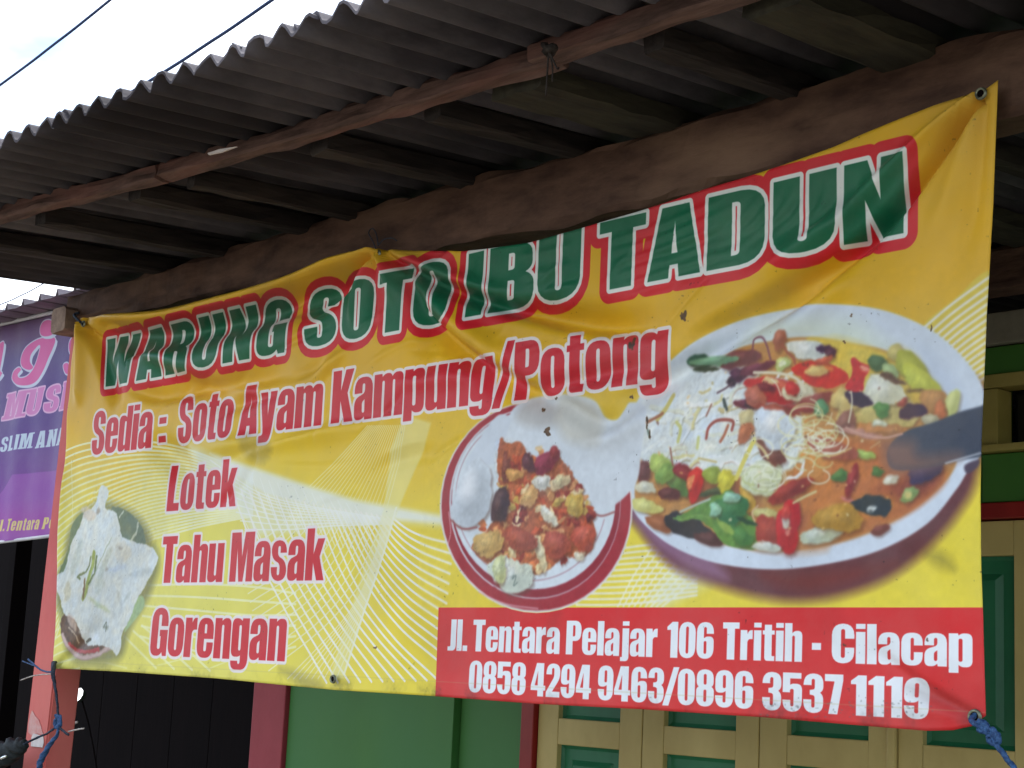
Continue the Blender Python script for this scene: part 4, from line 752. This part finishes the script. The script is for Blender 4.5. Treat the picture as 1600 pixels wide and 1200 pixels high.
# long beam, its cross piece and the post
def zb_(x):
    t = max(0, min(1, (-2.6-x)/1.9)); return .062*t**1.2
timber('beam', (-4.53, 2.32, 2.548), (1.6, 2.32, 2.548), .10, .146, M['beam'], porch, 260, .012, 1, zbot=zb_, ch=.08)
a0, a1 = at(82, 484, 2.235), at(100, 517, 2.235)
timber('cross_beam', ((a0[0]+a1[0])/2, 2.235, (a0[2]+a1[2])/2), ((a0[0]+a1[0])/2, 3.8, (a0[2]+a1[2])/2+.03), abs(a1[0]-a0[0]), abs(a0[2]-a1[2]), M['endgrain'], porch, 12, .006, 4)
# post (leans a little)
V = []; z0, z1 = .14, 2.50; lean = .055
for z, dx in ((z0, -.035), (z1, lean)):
    for x, y in ((-4.592, 2.30), (-4.459, 2.30), (-4.459, 2.385), (-4.592, 2.385)): V.append((x+dx, y, z))
bm = bmesh.new(); vs = [bm.verts.new(v) for v in V]
for f in ((0, 1, 5, 4), (1, 2, 6, 5), (2, 3, 7, 6), (3, 0, 4, 7), (4, 5, 6, 7), (3, 2, 1, 0)): bm.faces.new([vs[k] for k in f])
bmesh.ops.bevel(bm, geom=list(bm.edges), offset=.005, segments=2, affect='EDGES'); me = bpy.data.meshes.new('post'); bm.to_mesh(me); bm.free()
post = link('post', me, M['red'], porch); tag(post, 'salmon red painted post at the left end of the yellow banner')
def flat_patch(name, pts, Y, mat, parent, th=.0015):
    P = [at(px, py, Y) for px, py in pts]; n = len(P); V = [(q[0], Y, q[2]) for q in P]+[(q[0], Y+th, q[2]) for q in P]
    F = [tuple(range(n))]+[(k, n+k, n+(k+1) % n, (k+1) % n) for k in range(n)]+[tuple(range(2*n-1, n-1, -1))]
    return pydata(name, V, F, mat, parent)
flat_patch('paper_scrap', [(49, 1152), (52, 1146), (67, 1150), (68, 1160), (66, 1168), (48, 1166)], 2.2965, M['paper'], post)
flat_patch('paper_scrap', [(44, 1132), (47, 1118), (50, 1110), (55, 1119), (60, 1124), (64, 1136), (67, 1148), (58, 1146), (50, 1150), (44, 1144)], 2.2978, M['paper2'], post, .001)
# batten along the eave
def yp(x): return float(np.interp(x, [-4.58, -3.77, -3.04, -2.5, -1.9, 1.6], [1.602, 1.695, 1.783, 1.838, 1.86, 1.88]))
for k, (xa_, ya_, xb_, yb_) in enumerate([(-4.58, 1.602, -3.162, 1.766), (-3.158, 1.768, -1.99, 1.856), (-2.03, 1.838, -.62, 1.862), (-.6, 1.862, 1.6, 1.88)]):
    timber('batten', (xa_, ya_+.022, 2.616+(.004 if k == 2 else 0)), (xb_, yb_+.022, 2.616), .045, .034, M['batten'], porch, 60, .007, 10+k)
flat = flat_patch('splinter', [(324, 239), (343, 233), (369, 229), (345, 238), (326, 242)], 1.71, M['paper'], porch, .004)
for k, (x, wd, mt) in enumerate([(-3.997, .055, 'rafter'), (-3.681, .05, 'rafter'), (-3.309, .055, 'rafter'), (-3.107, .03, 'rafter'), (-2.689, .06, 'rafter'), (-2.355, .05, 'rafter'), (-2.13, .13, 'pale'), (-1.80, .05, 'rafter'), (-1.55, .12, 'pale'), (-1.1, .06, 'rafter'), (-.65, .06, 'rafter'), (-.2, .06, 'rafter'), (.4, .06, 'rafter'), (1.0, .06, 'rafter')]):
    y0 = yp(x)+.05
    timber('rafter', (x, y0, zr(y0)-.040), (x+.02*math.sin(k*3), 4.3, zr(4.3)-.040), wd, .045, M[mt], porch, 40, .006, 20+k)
t_ = tube('nail_wire', [at(378, 75, 1.50), at(370, 70, 1.50), at(362, 67, 1.50)], .0012, M['rope2'], porch)

# ================= the big banner =================
CB = paint_banner(1100)
mb = print_mat('vinyl_banner', CB, .5, 700)
top = [(at(x, y, YB)[0], at(x, y, YB)[2]) for x, y in [(128, 497), (190, 493), (250, 485), (320, 472), (400, 452), (500, 420), (560, 397), (583, 389), (600, 389), (640, 392), (720, 392), (760, 388), (830, 378), (900, 360), (1000, 330), (1100, 295), (1200, 264), (1300, 232), (1400, 190), (1460, 165), (1510, 148), (1535, 142), (1558, 125)]]
bot = [(at(x, y, YB)[0], at(x, y, YB)[2]) for x, y in [(80, 1044), (200, 1050), (340, 1060), (520, 1078), (680, 1088), (840, 1100), (1000, 1108), (1200, 1121), (1400, 1138), (1450, 1142), (1490, 1141), (1520, 1134), (1541, 1118)]]
lef = [(at(x, y, YB)[0], at(x, y, YB)[2]) for x, y in [(80, 1044), (84, 980), (90, 850), (98, 740), (104, 650), (113, 560), (120, 520), (128, 497)]]
rig = [(at(x, y, YB)[0], at(x, y, YB)[2]) for x, y in [(1541, 1118), (1540, 1060), (1537, 950), (1534, 850), (1536, 700), (1540, 600), (1545, 480), (1550, 350), (1555, 220), (1558, 125)]]
def para(P):
    P = np.array(P); L = np.concatenate([[0], np.cumsum(np.hypot(*np.diff(P, axis=0).T))]); L /= L[-1]
    return lambda t: np.stack([np.interp(t, L, P[:, 0]), np.interp(t, L, P[:, 1])], -1)
NU, NV = 480, 170
u = np.linspace(0, 1, NU+1); v = np.linspace(0, 1, NV+1)
cT, cB, cL, cR = para(top)(u), para(bot)(u), para(lef)(v), para(rig)(v)
U_, V_ = np.meshgrid(u, v, indexing='ij'); U3, V3 = U_[..., None], V_[..., None]
P00, P10, P01, P11 = cB[0], cB[-1], cT[0], cT[-1]
S = (1-V3)*cB[:, None]+V3*cT[:, None]+(1-U3)*cL[None]+U3*cR[None]-((1-U3)*(1-V3)*P00+U3*(1-V3)*P10+(1-U3)*V3*P01+U3*V3*P11)
SX, SZ = S[..., 0], S[..., 1]
h = np.zeros(SX.shape)
def crease(pts, amp, w0, w1=None, bias=0.0, fade=(.0, .25), metric=False):
    """smooth ridge (amp>0, toward the street) or gully along a path measured in the photograph; bias skews one side steeper"""
    global h
    P = np.array([(q[0], q[2]) for q in [at(a, b, YB) for a, b in pts]]); P = curve(P, 4); w1 = w1 or w0
    best = np.full(SX.shape, 1e9); T = np.zeros(SX.shape); SG = np.zeros(SX.shape); Ls = np.concatenate([[0], np.cumsum(np.hypot(*np.diff(P, axis=0).T))]); Lt = Ls[-1]
    for i in range(len(P)-1):
        ax, az = P[i]; ex, ez = P[i+1]-P[i]; LL = ex*ex+ez*ez
        if LL < 1e-12: continue
        t = np.clip(((SX-ax)*ex+(SZ-az)*ez)/LL, 0, 1); dx, dz = SX-ax-t*ex, SZ-az-t*ez; d = np.hypot(dx, dz); m = d < best
        best[m] = d[m]; T[m] = ((Ls[i]+t*math.sqrt(LL))/Lt)[m]; SG[m] = np.sign(ex*dz-ez*dx)[m]
    amp *= (1.0 if abs(amp) > .04 else 3.2 if abs(amp) > .005 else 2.2); wd = w0+(w1-w0)*T; wd = wd*(1+bias*SG)
    f = np.clip(T/max(fade[0], 1e-3), 0, 1)*np.clip((1-T)/max(fade[1], 1e-3), 0, 1); f = f*f*(3-2*f)
    h += amp*f*np.exp(-(best/wd)**2)
C_ = crease
# sagging hem fold between the left and the middle tie: a roll above, a deep gully below it
C_([(140, 500), (250, 497), (340, 478), (430, 452), (510, 422), (570, 396)], .018, .018, .018, fade=(.15, .1))
C_([(140, 510), (188, 516), (235, 515), (313, 501), (391, 483), (453, 462), (520, 432), (560, 408)], -.105, .036, .030, bias=-.40, fade=(.10, .10))
C_([(180, 560), (290, 565), (400, 540), (470, 510)], .010, .035, .035, fade=(.3, .3))
# radiating from the left tie
C_([(130, 503), (150, 550), (170, 600), (185, 650)], -.010, .016, .035, bias=.3); C_([(128, 505), (128, 560), (125, 640)], .007, .016, .03)
C_([(132, 505), (170, 535), (200, 560)], .009, .010, .02); C_([(132, 508), (220, 560), (300, 600), (420, 640)], -.008, .012, .05, bias=-.3)
C_([(200, 560), (260, 555), (330, 585), (420, 560)], .006, .02, .03)
C_([(190, 600), (240, 620), (330, 600), (420, 590), (480, 570)], -.008, .02, .03, bias=.3, fade=(.2, .3))
C_([(225, 690), (270, 720), (300, 760)], -.012, .03, .05, fade=(.3, .4)); C_([(300, 700), (420, 690), (520, 670), (600, 668)], .006, .02, .03, fade=(.3, .3))
C_([(330, 735), (400, 700), (520, 660), (640, 640)], -.005, .014, .02, bias=.4, fade=(.3, .3)); C_([(560, 745), (620, 720), (700, 700)], -.004, .016, .02, fade=(.3, .3))
C_([(340, 640), (450, 600), (520, 560)], -.006, .016, .02, fade=(.2, .2)); C_([(380, 620), (480, 590), (560, 540)], .006, .014, .02, fade=(.2, .2)); C_([(410, 690), (380, 760), (330, 800)], -.004, .012, .02, fade=(.2, .3))
# radiating from the middle tie
C_([(588, 392), (540, 430), (500, 462), (450, 500)], -.012, .010, .024, bias=.4, fade=(0, .3)); C_([(588, 392), (530, 415), (470, 452), (400, 500)], .012, .010, .022, fade=(0, .3))
C_([(588, 393), (560, 450), (545, 520)], .006, .008, .02, fade=(0, .4)); C_([(590, 393), (580, 450), (585, 520)], -.006, .007, .02, fade=(0, .4)); C_([(592, 393), (610, 440), (620, 480)], .006, .007, .02, fade=(0, .4))
C_([(594, 393), (640, 425), (700, 455), (760, 474), (829, 490), (904, 506), (1000, 510), (1080, 505)], -.016, .012, .030, bias=.35, fade=(0, .25))
C_([(594, 393), (650, 410), (720, 440), (790, 465), (860, 480)], .009, .010, .024, fade=(0, .3))
C_([(640, 470), (685, 519), (735, 560), (790, 592), (850, 632), (900, 650)], -.013, .018, .028, bias=-.35, fade=(.2, .3)); C_([(660, 440), (700, 490), (760, 540), (820, 570)], .009, .018, .026, fade=(.2, .3))
C_([(620, 420), (650, 470), (665, 540), (672, 600)], -.007, .012, .03, fade=(.1, .4))
C_([(780, 610), (860, 600), (950, 580), (1040, 570)], -.006, .016, .02, fade=(.2, .3)); C_([(600, 600), (700, 590), (800, 560)], .005, .018, .025, fade=(.3, .3))
# gathered from the right tie
C_([(1530, 150), (1490, 200), (1450, 255), (1400, 320), (1330, 385), (1240, 440), (1130, 500), (1050, 550)], -.015, .008, .026, bias=.35, fade=(0, .25))
C_([(1528, 150), (1460, 205), (1400, 265), (1330, 330), (1240, 395), (1140, 450)], .008, .008, .028, fade=(0, .3))
C_([(1534, 152), (1510, 220), (1480, 320), (1440, 420)], .005, .008, .03, fade=(0, .4)); C_([(1538, 152), (1532, 240), (1520, 340), (1500, 450)], -.004, .006, .02, fade=(0, .4))
C_([(1320, 400), (1260, 450), (1180, 490), (1110, 540), (1020, 600), (940, 640)], -.011, .016, .030, bias=.3, fade=(.25, .3)); C_([(1350, 420), (1290, 470), (1200, 540)], .006, .02, .03, fade=(.3, .3))
for k in range(7): C_([(1180+k*26, 300-k*6), (1120+k*36, 360-k*8), (1010+k*46, 420-k*9)], -.0028, .009, .012, fade=(.3, .3))
for k in range(6): C_([(930+k*6, 385+k*17), (1040, 350+k*19), (1150+k*5, 300+k*20)], .002, .007, .008, fade=(.3, .3))
for k in range(4): C_([(800+k*5, 400+k*30), (850, 395+k*30), (905, 380+k*30)], .0016, .008, .008, fade=(.3, .3))
C_([(820, 640), (860, 620), (930, 660), (1000, 650)], -.006, .014, .025, fade=(.3, .3)); C_([(900, 690), (960, 680), (1030, 640)], .005, .02, .02, fade=(.3, .3))
# lower half hangs flatter: slow waves and the pull of the lower right tie
C_([(1525, 1120), (1460, 1085), (1390, 1035), (1340, 990)], -.0048, .008, .020, bias=.3, fade=(0, .4)); C_([(1525, 1120), (1470, 1110), (1400, 1100)], .002, .007, .016, fade=(0, .4))
C_([(1400, 860), (1470, 900), (1500, 930)], -.004, .03, .03, fade=(.3, .3)); C_([(86, 1040), (120, 1010), (180, 960)], -.005, .008, .03, fade=(0, .4)); C_([(95, 700), (93, 850), (90, 1000)], .004, .02, .02, fade=(.2, .2))
_r = np.random.RandomState(11)
for _ in range(46):
    x_, y_ = 200+860*_r.rand(), 0; y_ = 640-.20*(x_-200)+110*_r.randn(); L_ = 40+110*_r.rand(); a_ = math.radians(-35+22*_r.randn())
    p0 = (x_, y_); p1 = (x_+L_*.5*math.cos(a_), y_+L_*.5*math.sin(a_)+6*_r.randn()); p2 = (x_+L_*math.cos(a_+.2*_r.randn()), y_+L_*math.sin(a_))
    if 400 < y_ < 860: C_([p0, p1, p2], (-.0016 if _r.rand() < .7 else .0014)*(.6+.8*_r.rand()), .006, .008, fade=(.3, .3))
h += .010*np.sin(SX*3.1+.6)*np.clip((2.2-SZ)/.6, 0, 1)+.004*np.sin(SX*9.3+SZ*4)
vn = np.array([[noise.noise(Vector((a*7, b*9, 1.3)))*.0035+noise.noise(Vector((a*19, b*23, 4.3)))*.0013 for a, b in zip(r1, r2)] for r1, r2 in zip(SX[::2, ::2], SZ[::2, ::2])])
vn = np.repeat(np.repeat(vn, 2, 0), 2, 1)[:SX.shape[0], :SX.shape[1]]
k_ = np.ones(5)/5; vn = np.apply_along_axis(lambda q: np.convolve(np.pad(q, 2, 'edge'), k_, 'valid'), 0, vn); vn = np.apply_along_axis(lambda q: np.convolve(np.pad(q, 2, 'edge'), k_, 'valid'), 1, vn); h += vn
h = np.where(h > 0, .05*np.tanh(h/.05),   .11*np.tanh(h/.11)); h = np.maximum(h, -.026-3.0*np.clip(2.478-SZ, 0, 1)); YY = YB-h
# the print lies on the folded cloth; these are its material coordinates
k = (YB/YY-1)*.8+1; AX, AZ = SX*k, 1.55+(SZ-1.55)*k
UU, VV = (AX-CB.x0)/(CB.x1-CB.x0), (AZ-CB.z0)/(CB.z1-CB.z0)
nv = NV+1; idx = lambda i, j: i*nv+j
verts = np.stack([SX, YY, SZ], -1).reshape(-1, 3)
I, J = np.meshgrid(np.arange(NU), np.arange(NV), indexing='ij'); faces = np.stack([I*nv+J, (I+1)*nv+J, (I+1)*nv+J+1, I*nv+J+1], -1).reshape(-1, 4)
me = bpy.data.meshes.new('print_sheet'); me.vertices.add(len(verts)); me.vertices.foreach_set('co', verts.ravel())
me.loops.add(faces.size); me.loops.foreach_set('vertex_index', faces.ravel()); me.polygons.add(len(faces)); me.polygons.foreach_set('loop_start', np.arange(0, faces.size, 4)); me.polygons.foreach_set('loop_total', np.full(len(faces), 4)); me.update(); me.validate()
uvl = me.uv_layers.new(name='UVMap'); uvs = np.stack([UU, VV], -1).reshape(-1, 2)[faces.ravel()]; uvl.data.foreach_set('uv', uvs.ravel().astype(np.float32))
me.polygons.foreach_set('use_smooth', [True]*len(me.polygons))
ban = empty('hanging_banner', (-2.87, YB, 1.51)); tag(ban, 'large yellow vinyl food stall banner reading WARUNG SOTO IBU TADUN, tied under the beam', 'banner')
sheet_o = link('print_sheet', me, mb, ban); sm = sheet_o.modifiers.new('thick', 'SOLIDIFY'); sm.thickness = .0012; sm.offset = -1
def ring(px, py, r=.009, hole=True):
    c = at(px, py, YB-.006); V, F = [], []; n = 20
    for a in range(n):
        for rr, dy in ((r, .002), (r*.8, -.003), (r*.55, 0)): V.append((c[0]+rr*math.cos(a*2*math.pi/n), c[1]+dy, c[2]+rr*math.sin(a*2*math.pi/n)))
    for a in range(n):
        b2 = (a+1) % n
        for q in (0, 1): F.append((a*3+q, b2*3+q, b2*3+q+1, a*3+q+1))
    e = pydata('eyelet', V, F, M['brass'], ban, True)
    V = [(c[0]+r*.56*math.cos(a*2*math.pi/n), c[1]-.0005, c[2]+r*.56*math.sin(a*2*math.pi/n)) for a in range(n)]
    if hole: pydata('eyelet_dark_disc', V, [tuple(range(n))], M['black'], e)  # black disc painted in for the dark of the opening
ring(1532, 146, .011); ring(520, 1061, .010); ring(1522, 1120, .012); ring(84, 1040, .010); ring(130, 506, .010); ring(590, 396, .010)

# ---- ties ----
def P(px, py, Y=2.2): return tuple(at(px, py, Y))
r1 = empty('tie_rope', P(1530, 1130)); tag(r1, 'blue rope knotted through the lower right eyelet of the yellow banner', 'rope')
tube('rope_strand', [P(1524, 1116, 2.236), P(1518, 1126, 2.215), P(1530, 1134), P(1541, 1143), P(1552, 1156), P(1566, 1176), P(1585, 1200), P(1610, 1232, 2.16), P(1640, 1275, 2.1)], .0042, M['rope'], r1, 10, True)
tube('knot', [P(1527, 1130), P(1535, 1128), P(1541, 1138), P(1534, 1142), P(1530, 1136), P(1540, 1133), P(1547, 1142)], .0048, M['rope'], r1, 10, True)
tube('knot', [P(1541, 1148), P(1549, 1140), P(1557, 1147), P(1560, 1158), P(1551, 1161), P(1545, 1152), P(1552, 1146), P(1561, 1160)], .0048, M['rope'], r1, 10, True)
r2 = empty('tie_rope', P(86, 1060)); tag(r2, 'dark blue rope tied around the red post at the lower left banner corner', 'rope')
tube('rope_strand', [P(85, 1036, 2.236), P(83, 1050), P(85, 1066), P(88, 1085), P(90, 1105), P(91, 1122), P(91, 1140)], lambda t: .0075-.004*min(1, t*2), M['rope2'], r2, 10, True)
tube('knot', [P(88, 1118), P(93, 1122), P(94, 1132), P(88, 1136), P(87, 1126), P(93, 1120), P(92, 1138)], .0062, M['rope'], r2, 10, True)
tube('rope_strand', [P(90, 1134), P(75, 1145), P(60, 1152), P(37, 1163, 2.15)], .003, M['rope2'], r2, 8, True)
tube('rope_strand', [P(91, 1134), P(99, 1142), P(107, 1148)], .0035, M['rope2'], r2, 8, True)
tube('rope_strand', [P(92, 1138), P(88, 1150), P(80, 1160), P(70, 1176), P(63, 1190), P(58, 1215), P(52, 1260)], lambda t: .0035+.005*min(1, t*1.8), M['rope'], r2, 10, True)
tube('rope_strand', [P(84, 1050), P(70, 1049), P(60, 1044), P(52, 1037), P(44, 1030)], .0026, M['rope'], r2, 8, True)
tube('rope_strand', [P(58, 1042), P(48, 1038), P(35, 1033)], .0018, M['rope'], r2, 6, True)
tube('rope_strand', [P(82, 1053), P(66, 1054), P(52, 1056), P(40, 1060), P(32, 1063)], .0018, M['twine'], r2, 6, True)
tw = tube('twine_end', [P(107, 1143), P(120, 1140), P(131, 1138)], .0022, M['twine'], None, 6, True); tag(tw, 'short stiff end of pale twine sticking out right of the red post', 'twine')
r3 = empty('wire_tie', P(590, 380)); tag(r3, 'thin dark wire loop holding the banner to the middle of the beam', 'wire')
tube('wire_loop', [P(588, 392, 2.235), P(583, 378, 2.23), P(576, 364, 2.245), P(582, 357, 2.24), P(588, 366, 2.23), P(591, 384, 2.235)], .0014, M['rope2'], r3, 6)
tube('wire_end', [P(592, 382, 2.235), P(600, 374, 2.225), P(612, 372, 2.22), P(620, 376, 2.22)], .0014, M['rope2'], r3, 6)
r4 = empty('wire_tie', P(590, 380)); tag(r4, 'short dark tie at the upper left banner corner by the cross beam end', 'wire')
tube('wire_loop', [P(130, 506, 2.236), P(122, 500, 2.23), P(116, 492, 2.25), P(124, 488, 2.262)], .004, M['rope2'], r4, 8, True)
sp = tube('twine_knot', [P(850, 70, 1.80), P(858, 76, 1.78), P(867, 74, 1.79), P(860, 84, 1.80), P(852, 80, 1.79), P(862, 72, 1.78)], .006, M['rafter'], None, 8, True); tag(sp, 'frayed dark string knot on the eave batten above the pale board', 'string')
hs = [tube('string_end', [P(858, 80, 1.79), P(856+k*7, 100+k*3, 1.79), P(853+k*10, 150-k*22, 1.80)], .0016, M['rafter'], None, 6) for k in range(3)]
for o in hs: o.parent = sp
# ---- dark bundle, mirror and power cables ----
bd = empty('wrapped_pole', P(20, 1170, 2.14)); tag(bd, 'black cloth wrapped pole end at the lower left edge, roped to the red post', 'pole')
tube('cloth_wrap', [P(38, 1163, 2.2), P(30, 1166, 2.2), P(16, 1172, 2.2), P(0, 1180, 2.2), P(-25, 1190, 2.2), P(-60, 1200, 2.2)], lambda t: .013+.020*min(1, t*2.2), M['cloth'], bd, 14, True)
tube('glint_rod', [P(2, 1185, 2.14), P(6, 1183, 2.14), P(9, 1182, 2.14)], .0035, M['mirror'], bd, 8)  # mirror-bright piece added to give the dark bundle its glint
mi = empty('glint_mirror', tuple(at(119, 1090, 2.62))); tag(mi, 'small teardrop mirror added to make a white glint beside the red post', 'mirror')  # added mirror, tilted to reflect the sky as a white glint
mp_ = [(112, 1079), (119, 1076), (127, 1075), (130, 1079), (129, 1086), (125, 1092), (118, 1098), (113, 1101), (111, 1094)]
c0 = np.array(at(119, 1087, 2.62)); vd = c0-CAM; vd /= np.linalg.norm(vd); sk = np.array([-.30, -.92, .25]); sk /= np.linalg.norm(sk); nm = sk-vd; nm /= np.linalg.norm(nm)
V = []
for px, py in mp_:
    d = ROT @ np.array([px-800., -(py-600.), -FPX]); t = ((c0-CAM)@nm)/(d@nm); V.append(CAM+d*t)
n = len(V); pydata('mirror_glass', V, [tuple(range(n))], M['mirror'], mi)
cc = sum(V)/n; V2 = [cc+(q-cc)*1.02-nm*.001 for q in V]+[cc+(q-cc)*.8-nm*.022 for q in V]; pydata('housing', V2, [(k, (k+1) % n, n+(k+1) % n, n+k) for k in range(n)]+[tuple(range(n, 2*n))], M['cloth'], mi)
tube('stem', [tuple(cc-nm*.02), tuple(cc-nm*.03+np.array([.02, .03, -.12])), tuple(cc+np.array([.05, .1, -.35])), tuple(cc+np.array([.1, .2, -.8]))], .003, M['black'], mi)
gl = tube('mirror_bracket', [P(109, 1133, 2.6), P(114, 1131, 2.6), P(121, 1128, 2.6)], .004, M['twine'], mi, 6)
for nme, a, b2, r, lb in [('power_cable', (0, 133, 6), (172, 0, 6), .012, 'upper left power cable crossing the bright sky at the photo corner'), ('power_cable', (228, 130, 6), (425, 0, 6), .013, 'power cable passing behind the corrugated eave right of the other cable'), ('power_cable', (0, 476, 7), (66, 444, 7), .006, 'thin cable in the sky gap under the left end of the roof')]:
    A, B = Vector(at(*a)), Vector(at(*b2)); d = B-A; pts = [A-d*5, A-d*2+Vector((0, 0, .1)), A, A.lerp(B, .5)-Vector((0, 0, .01)), B, B+d*2+Vector((0, 0, .1)), B+d*5]
    o = tube(nme, [tuple(q) for q in pts], r, M['wire'], None, 8); tag(o, lb, 'cable', 'power cables over the street')

# ================= purple banner next door =================
YS = 2.62
q = at(-60, 511, YS); CS = paint_side_banner(YS, -6.3, -4.9, 1.90, 2.78)
ms = print_mat('purple_banner_vinyl', CS, .5, 700, .84)
sb = empty('purple_banner', (-5.4, YS, 1.94)); tag(sb, 'purple clothing shop banner with pink script lettering, left of the red post', 'banner')
xl, xr = -6.25, -4.93; zt0, zt1 = at(0, 511, YS)[2], at(80, 493, YS)[2]; sl = (zt1-zt0)/(at(80, 493, YS)[0]-at(0, 511, YS)[0]); xz = at(0, 511, YS)[0]
bl = at(0, 847, YS); br = at(75, 838, YS); sl2 = (br[2]-bl[2])/(br[0]-bl[0])
n1_, n2_ = 60, 30; V, F, UVs = [], [], []
for i in range(n1_+1):
    for j in range(n2_+1):
        x = xl+(xr-xl)*i/n1_; a, b = bl[2]+sl2*(x-bl[0]), zt0+sl*(x-xz); z = a+(b-a)*j/n2_; y = YS+.006*math.sin(x*14)*(1-j/n2_)+.003*math.sin(x*37+z*3)
        V.append((x, y, z)); UVs.append(((x-CS.x0)/(CS.x1-CS.x0), (z-CS.z0)/(CS.z1-CS.z0)))
for i in range(n1_):
    for j in range(n2_): F.append((i*(n2_+1)+j, (i+1)*(n2_+1)+j, (i+1)*(n2_+1)+j+1, i*(n2_+1)+j+1))
po = pydata('print_sheet', V, F, ms, sb, True); ul = po.data.uv_layers.new(name='UVMap')
for lp in po.data.loops: ul.data[lp.index].uv = UVs[lp.vertex_index]
f0 = lambda x, d=0: (x, YS-.01, zt0+sl*(x-xz)+.006+d)
tube('frame_pipe', [f0(xl), f0(xr)], .007, M['whitepipe'], sb, 8, cl=False)
tube('frame_pipe', [(xl, YS, bl[2]+sl2*(xl-bl[0])), (xr, YS, bl[2]+sl2*(xr-bl[0]))], .006, M['whitepipe'], sb, 8, cl=False)
xx_ = at(9, 500, YS)[0]; tube('hanger', [f0(xx_), f0(xx_, .06)], .005, M['whitepipe'], sb, 8, cl=False)
